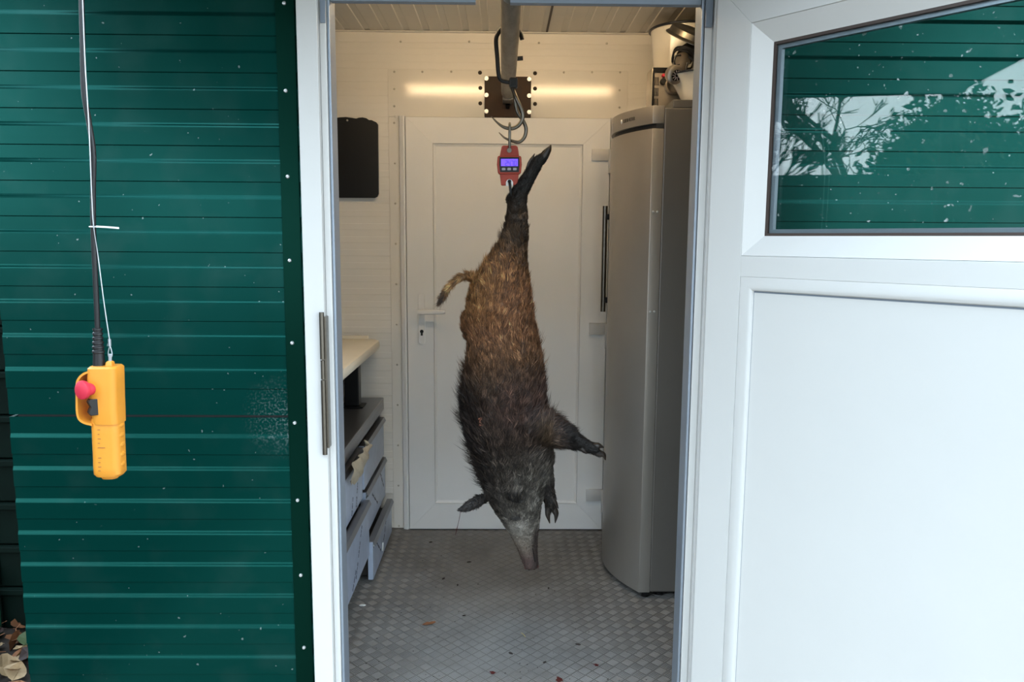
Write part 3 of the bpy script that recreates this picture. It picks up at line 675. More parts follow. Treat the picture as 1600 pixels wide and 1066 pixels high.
# coat: thin tapering hairs growing from the skin, towards the tail and out from the body
me.calc_loop_triangles(); nt_ = len(me.loop_triangles); tri = np.empty(nt_ * 3, np.int32); me.loop_triangles.foreach_get('vertices', tri); tri = tri.reshape(-1, 3)
vn = np.empty(nv * 3, np.float32); me.vertex_normals.foreach_get('vector', vn); vn = vn.reshape(-1, 3).astype(float)
A, B_, C_ = co[tri[:, 0]], co[tri[:, 1]], co[tri[:, 2]]; ar = np.linalg.norm(np.cross(B_ - A, C_ - A), axis=1)
def hairs(N, cond=None, lmul=1.0, lift=0.0, name='bristles', width=.0011, mane=False):
    wgt = ar.copy(); cen = (A + B_ + C_) / 3; _, uu, vv = coat(cen)
    if cond is not None: wgt = wgt * cond(uu, vv, vn[tri[:, 0]])
    wgt = wgt * np.where(cen[:, 1] > YBO + .10, .25, 1.0) * np.where(((uu - 808.5) / 6) ** 2 + ((vv - 811.5) / 4) ** 2 < 1, 0, 1)
    t = rng.choice(len(tri), N, p=wgt / wgt.sum()); r1, r2 = rng.random(N), rng.random(N); q = np.sqrt(r1); a, b, c = 1 - q, q * (1 - r2), q * r2
    P = A[t] * a[:, None] + B_[t] * b[:, None] + C_[t] * c[:, None]; Nn = vn[tri[t, 0]] * a[:, None] + vn[tri[t, 1]] * b[:, None] + vn[tri[t, 2]] * c[:, None]
    Nn /= np.linalg.norm(Nn, axis=1)[:, None] + 1e-9
    col, u, v = coat(P)
    D = np.tile(np.array([0, 0, 1.0]), (N, 1))
    D[:, 0] += .18 * np.sin(v / 23.0) + .12 * np.sin(u / 17 + v / 40)
    leg = (u > 862) & (v > 620) & (v < 735); D[leg] = np.array([.93, -.0, -.1]); D[leg, 2] += .35
    sh = (u > 825) & (u <= 862) & (v > 630) & (v < 720); D[sh] += np.array([.5, 0, 0])
    hl = (v < 322); D[hl] = np.array([.55, 0, .85])
    tl_ = (u < 727) & (v > 420) & (v < 495); D[tl_] = np.array([-.65, 0, -.75])
    er = (u < 757) & (v > 770); D[er] = np.array([-.9, 0, -.4])
    f2 = (u > 850) & (v > 745); D[f2] = np.array([.2, 0, -1])
    D += rng.normal(0, .22, (N, 3)); T_ = D - Nn * (D * Nn).sum(1)[:, None]; T_ /= np.linalg.norm(T_, axis=1)[:, None] + 1e-9
    ln = np.interp(v, [230, 320, 380, 480, 560, 640, 720, 780, 820, 850, 890], [.007, .011, .018, .022, .026, .032, .030, .020, .010, .006, .004])
    ln = np.where(leg, np.where(u > 895, .010, .022), ln); ln = np.where(er | f2, .010, ln); ln = np.where(tl_, .018, ln)
    ln = ln * rng.uniform(.6, 1.35, N) * lmul
    lf = np.clip(rng.normal(.30 + lift, .12, N), .05, 1.2)
    d0 = T_ + Nn * lf[:, None]; d0 /= np.linalg.norm(d0, axis=1)[:, None]; d1 = T_ + Nn * (lf * .55)[:, None] + rng.normal(0, .15, (N, 3)); d1 /= np.linalg.norm(d1, axis=1)[:, None]
    NC = max(60, N // 34); cidx = rng.choice(N, NC, replace=False); kd = KDTree(NC)
    for q_, i_ in enumerate(cidx): kd.insert(P[i_], q_)
    kd.balance(); near = np.array([kd.find(p)[1] for p in P])
    cdir = (rng.normal(0, .30, (NC, 3)))[near]; T_ = T_ + cdir - Nn * (cdir * Nn).sum(1)[:, None]; T_ /= np.linalg.norm(T_, axis=1)[:, None] + 1e-9
    lf = lf * rng.uniform(.5, 1.6, NC)[near]; ln = ln * rng.uniform(.75, 1.25, NC)[near]; cl_k = rng.lognormal(0, .38, NC)[near][:, None]
    d0 = T_ + Nn * lf[:, None]; d0 /= np.linalg.norm(d0, axis=1)[:, None]; d1 = T_ + Nn * (lf * .55)[:, None] + rng.normal(0, .10, (N, 3)); d1 /= np.linalg.norm(d1, axis=1)[:, None]
    p0 = P - Nn * .001; p1 = P + d0 * (ln * .55)[:, None]; p2 = p1 + d1 * (ln * .45)[:, None]; p2 = p2 + (p2[cidx][near] - p2) * (.38 * np.clip(1 - np.linalg.norm(p2[cidx][near] - p2, axis=1) / .03, 0, 1))[:, None]
    sd = np.cross(d0, Nn + rng.normal(0, .5, (N, 3))); sd /= np.linalg.norm(sd, axis=1)[:, None] + 1e-9
    w_ = width * rng.uniform(.7, 1.3, N)[:, None]
    V = np.stack([p0 - sd * w_ * .5, p0 + sd * w_ * .5, p1 - sd * w_ * .36, p1 + sd * w_ * .36, p2], 1).reshape(-1, 3) - org
    base = (np.arange(N) * 5)[:, None]
    lt = np.concatenate([(base + np.array([0, 1, 3, 2])), (base + np.array([2, 3, 4]))], 1)
    me2 = bpy.data.meshes.new(name); me2.vertices.add(N * 5); me2.vertices.foreach_set('co', V.astype(np.float32).ravel())
    me2.loops.add(N * 7); me2.loops.foreach_set('vertex_index', lt.astype(np.int32).ravel())
    me2.polygons.add(N * 2); st = (np.arange(N) * 7)[:, None] + np.array([0, 4]); me2.polygons.foreach_set('loop_start', st.astype(np.int32).ravel())
    me2.polygons.foreach_set('loop_total', np.tile(np.array([4, 3], np.int32), N)); me2.update(calc_edges=True)
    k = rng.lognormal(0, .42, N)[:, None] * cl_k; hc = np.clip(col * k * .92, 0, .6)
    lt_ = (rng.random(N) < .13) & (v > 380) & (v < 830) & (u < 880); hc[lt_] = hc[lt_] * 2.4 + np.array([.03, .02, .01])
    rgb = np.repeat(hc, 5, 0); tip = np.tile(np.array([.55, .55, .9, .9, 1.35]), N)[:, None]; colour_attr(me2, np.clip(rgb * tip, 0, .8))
    me2.materials.append(M['boar_hair']); o = bpy.data.objects.new(name, me2); COL.objects.link(o); o.parent = boar; o['kind'] = 'stuff'; return o
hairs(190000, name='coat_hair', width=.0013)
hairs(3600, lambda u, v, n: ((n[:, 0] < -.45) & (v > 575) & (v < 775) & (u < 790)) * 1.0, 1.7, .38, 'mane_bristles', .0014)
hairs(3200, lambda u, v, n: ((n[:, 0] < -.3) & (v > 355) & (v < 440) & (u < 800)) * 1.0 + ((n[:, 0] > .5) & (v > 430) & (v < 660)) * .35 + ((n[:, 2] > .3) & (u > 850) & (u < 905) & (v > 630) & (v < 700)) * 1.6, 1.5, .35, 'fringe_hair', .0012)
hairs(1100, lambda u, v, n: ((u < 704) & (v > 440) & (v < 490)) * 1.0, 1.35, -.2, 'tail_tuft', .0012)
# hooves, nose, eye, wound, thread of blood
def horn(pp, rr, flat=.75):
    P = spline([bp(*p) for p in pp], 4); k = len(P) - 1
    return MB().tube(P, [float(np.interp(i / k * (len(rr) - 1), range(len(rr)), rr)) for i in range(k + 1)], 12, flat=flat)
for nm, pp, rr in [('hoof', [(846, 254), (853, 242), (858, 233), (861, 226.5)], [.0125, .0128, .0098, .0018]), ('hoof', [(839, 254, .013), (847, 244, .015), (853, 236, .017), (857, 230, .017)], [.011, .011, .008, .0018]),
                   ('dewclaw', [(824, 269), (827.5, 257), (831, 249), (835.5, 240)], [.0098, .0098, .0075, .0012]),
                   ('hoof', [(925, 697, -.05), (935, 696.5, -.052), (943.5, 699.5, -.052)], [.0128, .0112, .0018]), ('hoof', [(925, 704.5, -.044), (937, 708.5, -.044), (943.5, 711.5, -.044), (946, 719, -.044)], [.0135, .0128, .0098, .0018]),
                   ('dewclaw', [(904, 696, -.062), (912, 703, -.067), (918, 709, -.068)], [.0095, .0075, .0014]),
                   ('hoof', [(856, 791, .078), (856, 804, .075), (859, 818, .073)], [.0122, .0112, .0018]), ('hoof', [(864, 790, .082), (869, 803, .082), (867.5, 817.5, .08)], [.0122, .0112, .0018]),
                   ('dewclaw', [(861, 776, .066), (868, 786, .066), (872.5, 795, .066)], [.0095, .0075, .0014])]:
    horn(pp, rr).build(nm, 'hoof_horn', boar, smooth=True)
c0 = bp(830.4, 885.5); dn = Vector((.08, -.5, -1)).normalized(); Tn = axis_T(c0, dn) @ Matrix.Diagonal((1, 1, 1, 1))
sn = MB().lathe([(0, -.012), (.019, -.012), (.0235, -.004), (.0245, .002), (.022, .008), (.012, .0095), (0, .0098)], Tn @ Matrix.Diagonal((1.1, 1.3, 1, 1)), 24).build('snout_disc', 'snout_skin', boar, smooth='all')
for sx_ in (-.009, .009):
    MB().add(*ball(Tn @ Vector((sx_, .004 * 0, .0085)), .0052, 1, 1, .7)).build('nostril', 'eye_dark', sn, smooth='all')
MB().add(*ball(bp(808.5, 811.5, -.0735), .0058, 1.3, .8, .7)).build('eye', 'eye_dark', boar, smooth='all')
mth = MB().tube(spline([bp(836, 878, -.030), bp(833, 862, -.038), bp(831, 846, -.043), bp(833, 834, -.05)], 5), .0016, 6).build('mouth_line', 'eye_dark', boar, smooth=True)
wd = MB(); wp = [(747, 656), (750, 653.5), (754, 653), (751, 656.5), (749.5, 659.5), (752.5, 662), (756, 664.5), (751.5, 665), (749, 663.5)]
wd.tube(spline([bp(a, b, -.116) for a, b in wp[:6]], 3), [.0012 + .0022 * abs(math.sin(i * 1.1)) for i in range(16)], 7); wd.tube(spline([bp(a, b, -.117) for a, b in wp[5:]], 3), .0019, 7)
wd.build('torn_skin', 'wound_flesh', boar, smooth=True)
MB().tube(spline([bp(719.5, 797, -.018), bp(718.5, 806, -.02), bp(715.5, 820, -.02), bp(711.5, 836, -.02)], 4), [.0008] * 9 + [.0011, .0013, .001, .0008], 6).build('blood_strand', 'blood', boar)
# ================================================================== THINGS IN THE ROOM
# black cutting board hung on the back wall
YW = YB - .004
def zy(px, py, Y=YW - .012): p = at(px, py, Y); return (p.x, p.z)
cb_pts = [zy(*p) for p in [(508, 185.5), (525, 184.8), (531, 183.8), (541, 183.3), (550, 184.5), (557, 185.8), (561, 184.3), (567, 183.8), (573, 185.2), (577, 188), (581, 188), (585, 190), (588.5, 191.5), (591, 195), (592, 303), (590, 307.5), (586, 309.5), (508, 309.8)]]
# mirror the hidden left half so that the board is whole
cxm = zy(541, 250)[0] - .062; cb_full = cb_pts + []
hl = [(2 * cxm - x, z) for x, z in reversed(cb_pts) if x > cxm + .001]; cb_full = [p for p in cb_pts if p[0] > cxm + .001] + hl
brd = empty('cutting_board', Vector((cxm, YW - .012, cb_pts[-1][1])), 'black plastic board with scalloped top edge hung on the back wall', 'board')
MB().prism(cb_full, YW - .022, YW - .006, 'xz').build('board', 'black_plastic', brd, bev=.002)
pk = at(542.5, 188, YW - .025); MB().lathe([(0, -.004), (.004, -.003), (.005, .004), (.005, .022)], axis_T(pk, (0, 1, 0)), 10).build('hanging_pin', 'screw_head', brd, smooth=True)

# wall table with a cream top
XT = -.588; yt0, yt1 = 2.34, 3.715; zt_ = at(592, 531, 3.68).z
tab = empty('work_table', (-.9, 3.0, .7), 'cream topped work table with rounded corner above the steel counter', 'table')
tp = [(-1.24, yt0), (XT, yt0), (XT, yt1 - .05), (XT - .012, yt1 - .018), (XT - .05, yt1), (-1.24, yt1)]
MB().prism(tp, zt_ - .045, zt_, 'xy').build('tabletop', 'cream_board', tab, bev=.012, smooth=True)
MB().prism([(-1.24, yt1 - .016), (XT - .06, yt1 - .016), (XT - .06, yt1 - .002), (-1.24, yt1 - .002)], zt_ - .001, zt_ + .016, 'xy').build('rear_upstand', 'cream_board', tab, bev=.003)
for y in (yt0 + .1, 3.50):
    MB().box(-.72, -.655, y - .03, y + .03, .685, zt_ - .0455).build('leg', 'dark_steel', tab, bev=.004)
    MB().box(-.74, -.635, y - .05, y + .05, .679, .6845).build('foot_plate', 'dark_steel', tab, bev=.001)
MB().box(-.72, -.655, yt0 + .14, 3.46, zt_ - .075, zt_ - .046).build('under_rail', 'dark_steel', tab)

# refrigerated counter with drawers
XC = -.572; yc0, yc1 = 2.42, 3.70; zc1 = .678
cnt = empty('drawer_counter', (-.9, 3.05, 0), 'low stainless steel drawer counter with film covered fronts standing along the left wall', 'counter')
MB().box(-1.22, XC - .005, yc0, yc1, zc1 - .058, zc1).build('countertop', 'stainless', cnt, bev=.003)
MB().box(-1.22, XC - .05, yc0 + .01, yc1 - .01, .06, zc1 - .0585).build('cabinet', 'stainless_dark', cnt)
MB().box(-1.20, XC - .09, yc0 + .04, yc1 - .04, .0005, .0595).build('plinth', 'dark_steel', cnt)
for y0, y1 in ((yc1 - .04, yc1 - .01), (3.075, 3.105), (yc0 + .01, yc0 + .04)):
    MB().box(XC - .049, XC - .022, y0, y1, .02, zc1 - .059).build('upright', 'stainless', cnt, bev=.001)
def drawer(y0, y1, z0, z1, pull, filmed=True):
    x1 = XC + pull
    d = MB().box(x1 - .022, x1, y0, y1, z0, z1).build('drawer', 'film_blue' if filmed else 'stainless', cnt, bev=.002)
    MB().box(XC - .0485, x1 - .0225, y0 + .02, y1 - .02, z0 + .012, z1 - .04).build('drawer_box', 'stainless_dark', d)
    h = MB(); h.prism([(x1 - .022, z1 + .001), (x1 + .004, z1 + .001), (x1 + .012, z1 - .016), (x1 + .009, z1 - .018), (x1 + .001, z1 - .0035), (x1 - .022, z1 - .0035)], y0 + .004, y1 - .004, 'xz')
    h.build('drawer_pull', 'stainless', d)
    MB().box(x1 - .001, x1 + .0012, y0 + .01, y1 - .01, z1 - .030, z1 - .021).build('pull_shadow_strip', 'dark_seal', d)  # dark strip standing in for the shade under the pull
    return d, x1
def prints(d, x1, segs):
    for (ya, za, yb, zb) in segs:
        q = MB()
        n = 13
        for i in range(n):
            if i % 5 == 4: continue
            t = i / n; y = ya + (yb - ya) * t; z = za + (zb - za) * t; L_ = .5 * math.hypot(yb - ya, zb - za) / n; a = math.atan2(zb - za, yb - ya)
            w2 = .0035 + .002 * (i % 3 == 0)
            pts = [(y + c * L_ * math.cos(a) - s * w2 * math.sin(a), z + c * L_ * math.sin(a) + s * w2 * math.cos(a)) for c, s in ((-.8, -1), (.8, -1), (.8, 1), (-.8, 1))]
            q.prism(pts, x1 + .0002, x1 + .0008, 'yz')
        q.build('film_print', 'film_print', d)['kind'] = 'stuff'
d, x1 = drawer(3.115, 3.652, .405, .592, 0, True)
d, x1 = drawer(3.115, 3.652, .20, .392, .004); prints(d, x1, [(3.28, .33, 3.42, .24), (3.50, .36, 3.60, .26)])
d, x1 = drawer(3.09, 3.64, .02, .186, .035); prints(d, x1, [(3.18, .15, 3.30, .06), (3.38, .08, 3.46, .15)])
MB().tube([(x1 + .004, 3.108, .165), (x1 - .02, 3.108, .165)], .007, 10).build('roller', 'rivet_metal', d, smooth=True)
MB().prism([(3.335, .045), (3.352, .05), (3.345, .08), (3.338, .07)], x1 + .0004, x1 + .004, 'yz').build('film_tag', 'tie_white', d)
d, x1 = drawer(2.46, 3.072, .385, .60, 0); prints(d, x1, [(2.93, .40, 2.99, .53), (2.84, .395, 2.87, .46)])
d, x1 = drawer(2.46, 3.086, .135, .372, .022); prints(d, x1, [(2.79, .17, 2.93, .33), (2.72, .15, 2.79, .2)])
MB().box(XC - .045, XC - .03, 2.46, 3.07, .015, .128).build('lower_panel', 'stainless_dark', cnt)
# torn protective film under the worktop edge
ft = MB(); nu, nvv = 12, 5
fa, fb = Vector((XC + .013, 3.085, .612)), Vector((XC + .013, 2.72, .625))
grid = []
for i in range(nu + 1):
    for j in range(nvv + 1):
        s, t = i / nu, j / nvv; p = fa.lerp(fb, s); hgt = .015 + .085 * min(1, s * 2.2 + .1) * (1 - .35 * s) + .012 * math.sin(i * 2.1)
        grid.append(Vector((p.x + .012 + .008 * math.sin(i * 1.7 + j) + .010 * math.sin(PI * t), p.y + .01 * math.sin(j * 1.3 + i), p.z - t * hgt)))
ft.add(grid, [(i * (nvv + 1) + j, i * (nvv + 1) + j + 1, (i + 1) * (nvv + 1) + j + 1, (i + 1) * (nvv + 1) + j) for i in range(nu) for j in range(nvv)])
ft.build('torn_film', 'film_torn', cnt, smooth='all')
MB().tube(spline([(XC + .012, 3.07, .63), (XC + .02, 3.085, .612), (XC + .024, 3.09, .585), (XC + .02, 3.082, .565)], 4), [.003, .004, .006, .008, .009, .008, .006, .005, .004, .003, .002, .001, .001], 7).build('torn_film', 'film_torn', cnt, smooth=True)

# fridge ------------------------------------------------------------
fy0, fy1 = 2.96, 3.585; fb_ = .607; fx1 = 1.22; fz1 = at(1040, 163, fy0).z
frg = empty('fridge', (.9, 3.27, 0), 'tall silver fridge with bowed door standing beside the back door', 'fridge')
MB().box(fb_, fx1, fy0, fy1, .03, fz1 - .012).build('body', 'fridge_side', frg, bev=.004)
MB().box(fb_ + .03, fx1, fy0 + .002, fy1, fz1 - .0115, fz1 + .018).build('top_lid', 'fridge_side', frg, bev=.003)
fl = MB()
for x in (fb_ + .05, fx1 - .05):
    for y in (fy0 + .05, fy1 - .05): fl.tube([(x, y, .0005), (x, y, .0305)], .018, 12)
fl.box(fb_ + .02, fx1 - .01, fy0 + .03, fy1 - .01, .012, .0298); fl.build('base', 'dark_steel', frg)
xe = at(1009, 560, fy0).x; bow = .108
def bowed(y, off=0): t = (y - (fy0 + fy1) / 2) / ((fy1 - fy0) / 2); return xe - bow * (1 - t * t) ** 1.0 + off
def door_poly(xb_, off=0, n=22): return [(xb_, fy1)] + [(xb_, fy0)] + [(bowed(fy0 + (fy1 - fy0) * i / n, off), fy0 + (fy1 - fy0) * i / n) for i in range(n + 1)]
zg1 = at(1035, 193, fy0).z; zg0 = zg1 - .018; zb0 = at(1000, 930, fy0).z + .01
dr = MB().prism(door_poly(xe + .044), zb0, zg0, 'xy').build('door', 'fridge_silver', frg, bev=.002, smooth=True)
MB().box(xe + .0445, fb_ - .0005, fy0 + .006, fy1 - .006, zb0 + .02, zg0 - .004).build('door_gasket', 'dark_seal', frg)
MB().box(xe + .0465, xe + .052, fy0 + .002, fy0 + .0058, zb0 + .03, zg0 - .01).build('hinge_strip', 'fridge_silver', frg)
cp = MB().prism(door_poly(fb_ - .001), zg1, fz1 - .004, 'xy').build('control_panel', 'fridge_silver', frg, bev=.002, smooth=True)
MB().prism(door_poly(fb_ - .003, .014), zg0 + .0005, zg1 - .0005, 'xy').build('panel_gap', 'dark_seal', frg)
ft_ = MB(); ft_.box(xe + .012, fb_ - .002, fy0 + .004, fy0 + .05, .012, zb0 - .002); ft_.tube([(xe + .03, fy0 + .03, .0005), (xe + .03, fy0 + .03, .0125)], .016, 12)
ft_.build('hinge_foot', 'dark_steel', frg, bev=.001)
for py in (331, 487):
    for dx in (.012, .028):
        z = at(1015, py, fy0).z; MB().lathe([(0, -.003), (.003, -.0025), (.0045, 0)], axis_T((xe + dx, fy0, z), (0, 1, 0)), 10).build('rivet', 'rivet_metal', dr, smooth=True)
yh = 3.45; zh1, zh0 = at(944, 322, yh).z, at(944, 487, yh).z; xh = at(944, 400, yh).x
hdl = MB().tube([(xh, yh, zh0), (xh, yh, zh1)], .0115, 14).build('handle', 'steel', dr, smooth=True)
for py in (339, 469):
    z = at(950, py, yh).z; MB().box(xh + .004, bowed(yh) + .004, yh - .012, yh + .012, z - .0125, z + .0125).build('handle_mount', 'dark_steel', hdl, bev=.002)
# badge on the control panel: small drop and lettering, laid on the bow
def on_panel(y): return bowed(y), math.atan2((bowed(y + .005) - bowed(y - .005)), .01)
zc__ = (zg1 + fz1) / 2 - .004
yb_ = 3.145; xb_, ab_ = on_panel(yb_)
dp = MB(); dp.lathe([(0, .0), (.0022, .003), (.0045, .010), (.0042, .017), (.002, .021), (0, .0215)], Matrix.Translation((xb_ + .001, yb_, zc__ - .011)), 10); dp.build('badge_drop', 'rivet_metal', cp, smooth=True)
cv = bpy.data.curves.new('badge', 'FONT'); cv.body = 'LIEBHERR'; cv.size = .019; cv.extrude = .0006
ob = bpy.data.objects.new('badge', cv); COL.objects.link(ob)
dgr = bpy.context.evaluated_depsgraph_get(); tm = bpy.data.meshes.new_from_object(ob.evaluated_get(dgr)); bpy.data.objects.remove(ob)
for v in tm.vertices:
    y = 3.128 - v.co.x; x, _ = on_panel(y); v.co = Vector((x - .0004 - v.co.z, y, zc__ - .006 + v.co.y)) - ORG['fridge']
tm.materials.append(M['badge_dark']); ob = bpy.data.objects.new('badge_lettering', tm); COL.objects.link(ob); ob.parent = cp; ob.matrix_local = Matrix.Identity(4)
y = 3.275; MB().box(bowed(y) - .0012, bowed(y) + .004, y - .011, y + .004, zc__ - .014, zc__ + .012).build('indicator', 'key_grey', cp)
y = 3.50; MB().box(bowed(y) - .0012, bowed(y) + .012, y - .02, y + .012, zc__ - .010, zc__ + .008).build('switch', 'badge_dark', cp)
ftop = fz1 + .018
# enamel bucket -----------------------------------------------------
bc = Vector((.785, 3.462, ftop + .0008)); bh = 2.352 - bc.z
bk = empty('enamel_bucket', bc, 'tall white enamel bucket with dark rim standing on the fridge against the back', 'bucket')
MB().lathe([(0, 0), (.108, 0), (.112, .006), (.128, bh * .55), (.146, bh - .004), (.143, bh - .004), (.125, bh * .55), (.108, .01), (0, .009)], Matrix.Translation(bc), 40).build('bucket', 'enamel', bk, smooth=True)
rp_ = [bc + Vector((.150 * math.cos(a), .150 * math.sin(a), bh - .002)) for a in [2 * PI * k / 40 for k in range(40)]]
MB().tube(rp_, .0055, 10, closed=True).build('rim', 'enamel_rim', bk, smooth=True)
# chrome appliance ---------------------------------------------------
ax0, ax1, ay0, ay1, az0, az1 = .598, .733, 3.20, 3.31, ftop + .0008, 0
az1 = at(1040, 105, ay0).z
apl = empty('kitchen_appliance', Vector(((ax0 + ax1) / 2, (ay0 + ay1) / 2, az0)), 'chrome fronted kitchen appliance with dark vents and knobs on the fridge', 'appliance')
MB().box(ax0, ax1, ay0, ay1, az0 + .006, az1).build('housing', 'chrome', apl, bev=.006)
MB().box(ax0 + .004, ax1 - .004, ay0 - .004, ay0 - .0002, az1 - .022, az1 - .002).build('top_band', 'screen_black', apl, bev=.001)
MB().box(ax0 + .003, ax0 + .011, ay0 - .005, ay0 - .0002, az0 + .007, az1 - .022).build('edge_strip', 'screen_black', apl)
for k in range(3):
    for q in range(3): MB().box(ax0 + .013 + q * .006, ax0 + .016 + q * .006, ay0 - .0025, ay0 - .0002, az0 + .012 + k * .042, az0 + .044 + k * .042).build('vent_slot', 'screen_black', apl)
for (dx, dz, r, m) in ((.046, -.034, .007, 'stop_red'), (.046, -.058, .013, 'black_plastic')):
    MB().lathe([(0, -.016), (r * .8, -.016), (r, -.012), (r, 0)], axis_T((ax0 + dx, ay0 - .0003, az1 + dz), (0, 1, 0)), 16).build('knob', m, apl, smooth=True)
MB().lathe([(.026, -.03), (.030, -.034), (.034, -.03), (.034, 0)], axis_T((ax0 + .085, ay0 - .0003, az1 - .075), (0, 1, 0)), 20).build('filler_ring', 'chrome', apl, smooth=True)
fo = MB()
for x in (ax0 + .015, ax1 - .015):
    for y in (ay0 + .015, ay1 - .015): fo.tube([(x, y, az0), (x, y, az0 + .0065)], .008, 10)
fo.build('feet', 'black_plastic', apl)['kind'] = 'stuff'
# wide enamel bowl in front ------------------------------------------
wc = Vector((.780, 3.045, ftop + .0008)); wh = .098
wb_ = empty('enamel_bowl', wc, 'wide white enamel bowl with dark rim on the front of the fridge top', 'bowl')
MB().lathe([(0, 0), (.082, 0), (.086, .004), (.100, .03), (.122, .07), (.150, wh), (.147, wh + .001), (.118, .07), (.096, .033), (.08, .008), (0, .007)], Matrix.Translation(wc), 40).build('bowl', 'enamel', wb_, smooth=True)
MB().tube([wc + Vector((.150 * math.cos(a), .150 * math.sin(a), wh)) for a in [2 * PI * k / 40 for k in range(40)]], .0035, 8, closed=True).build('rim', 'enamel_rim', wb_, smooth=True)
# electric hand tool lying in the bowl --------------------------------
t0, t1, t2 = at(1055, 117, 2.99), at(1068, 92, 3.05), at(1082, 72, 3.10)
tl0 = empty('electric_hand_tool', Vector((t0.x, t0.y, t0.z - .03)), 'silver electric hand tool with black cable resting in the bowl', 'tool')
ax_ = (t1 - t0).normalized()
gear = MB().lathe([(0, -.012), (.026, -.012), (.034, -.006), (.036, .006), (.033, .02), (.022, .03)], axis_T(t0, (-.25, .9, .35)), 24).build('gear_head', 'motor_silver', tl0, smooth=True)
gf = MB(); Tg = axis_T(t0, (-.25, .9, .35))
gf.lathe([(0, -.0135), (.020, -.0135), (.021, -.0118)], Tg, 18); gf.build('vent_disc', 'screen_black', gear)
for k in range(10):
    a = 2 * PI * k / 10; MB().tube([Tg @ Vector((.006 * math.cos(a), .006 * math.sin(a), -.0145)), Tg @ Vector((.018 * math.cos(a), .018 * math.sin(a), -.0145))], .0016, 5).build('vent_rib', 'key_grey', gear)
MB().lathe([(.018, .0), (.026, .012), (.029, .03), (.029, (t1 - t0).length), (.026, (t1 - t0).length + .006)], axis_T(t0, t1 - t0), 20, caps=True).build('motor_housing', 'motor_silver', tl0, smooth=True)
MB().lathe([(.03, 0), (.034, .01), (.034, .05), (.028, .07), (.012, .078)], axis_T(t1, t2 - t1), 18, caps=True).build('rear_cap', 'black_plastic', tl0, smooth=True)
cbm = MB()
for dd, rr, ph in ((0, .044, 0), (.008, .047, .3), (-.008, .042, .6)):
    cpts = [t1 + (t2 - t1).normalized() * (dd + .006 * math.sin(3 * a + ph)) + Tt for a, Tt in [(2 * PI * k / 24, (axis_T((0, 0, 0), t2 - t1) @ Vector((rr * math.cos(2 * PI * k / 24 + ph), rr * 1.05 * math.sin(2 * PI * k / 24 + ph), 0)))) for k in range(24)]]
    cbm.tube(cpts, .0036, 8, closed=True)
for lp_ in ([(1064, 86), (1056, 88), (1053.5, 96), (1056, 102), (1062, 101)], [(1076, 88), (1083, 95), (1083.5, 107), (1077, 112), (1072, 108), (1074, 98)]):
    cbm.tube(spline([at(a, b, 2.985) for a, b in lp_], 6), .0036, 8)
cbm.build('cable', 'cable_black', tl0, smooth=True)
# steel bowl tipped on top of the pile --------------------------------
sc_ = at(1081, 62, 3.12); Ts = axis_T(sc_, (.30, -.42, .86))
sb = MB().lathe([(0, .034), (.085, .034), (.094, .028), (.098, .008), (.108, 0), (.108, -.003), (.096, .004), (.091, .026), (.084, .031), (0, .031)], Ts, 40).build('steel_bowl', 'steel', None, smooth=True)
tag(sb, 'shallow stainless steel bowl tipped upside down on top of the pile above the fridge', 'bowl')

# ================================================================== BITS ON THE FLOOR
def fz(px, py):
    d = R_ @ np.array([px - 800, py - 533, FPX]); k = -EYE / d[2]; return Vector((d[0] * k, d[1] * k, 0))
p = fz(670, 977); pts = []
lf = MB(); ol = [(-.024, -.006), (-.012, -.010), (-.004, -.006), (.006, -.008), (.014, -.002), (.026, .008), (.022, .016), (.010, .012), (.002, .008), (-.008, .010), (-.016, .004)]
lf.prism([(p.x + a, p.y + b) for a, b in ol], .0014, .0026, 'xy')
for v in lf.v: v.z += .004 * abs(math.sin(v.x * 160)) + .003 * abs(math.sin(v.y * 200))
tag(lf.build('dry_leaf', 'leaf_brown'), 'small curled brown leaf lying on the tread plate floor', 'leaf')
p = fz(818, 993); tag(MB().tube(spline([p + Vector((-.008, .014, .0026)), p + Vector((-.002, .004, .003)), p + Vector((.003, -.006, .003)), p + Vector((.006, -.016, .0026))], 4), .0012, 6).build('straw_blade', 'straw'), 'short pale blade of straw on the floor below the snout', 'straw')
p = fz(567, 947); sp = MB().prism([(p.x - .014, p.y - .004), (p.x + .004, p.y - .007), (p.x + .012, p.y), (p.x + .004, p.y + .005), (p.x - .008, p.y + .006)], .0014, .006, 'xy').build('paper_scrap', 'tie_white', bev=.001)
tag(sp, 'tiny white scrap lying on the floor beside the counter', 'scrap')
cr = [(673, 848, 'farthest dark crumb on the floor, near the left side of the back door'), (733, 879, 'dark crumb on the floor left of the snout'), (693, 905, 'dark crumb on the floor midway between counter and snout'), (715, 915, 'long thin dark crumb lying on the floor above the brown leaf'),
      (857, 920, 'dark crumb on the floor just right of and below the snout'), (725, 963, 'dark crumb on the floor right of the brown leaf'), (798, 1022, 'dark crumb nearest to the straw blade on its front side'), (851, 1036, 'dark crumb in the middle of the front of the floor'), (903, 1008, 'dark crumb on the floor right of the straw blade')]
def crumb_mb(): return MB().lathe([(0, 0), (.0045, .0), (.005, .0012), (.003, .003), (0, .0034)], Matrix.Diagonal((1.7, .8, 1, 1)), 7)
me_c = crumb_mb().mesh('crumb', Vector((0, 0, 0))); me_c.materials.append(M['crumb'])
for px, py, lb in cr:
    p = fz(px, py); k = random.uniform(.9, 1.6)
    o = bpy.data.objects.new('crumb', me_c); COL.objects.link(o); o.location = (p.x, p.y, .0013); o.scale = (k, k, 1); o.rotation_euler.z = random.uniform(0, 3)
    tag(o, lb, 'crumb', 'dirt crumbs on the floor')
dm = MB()
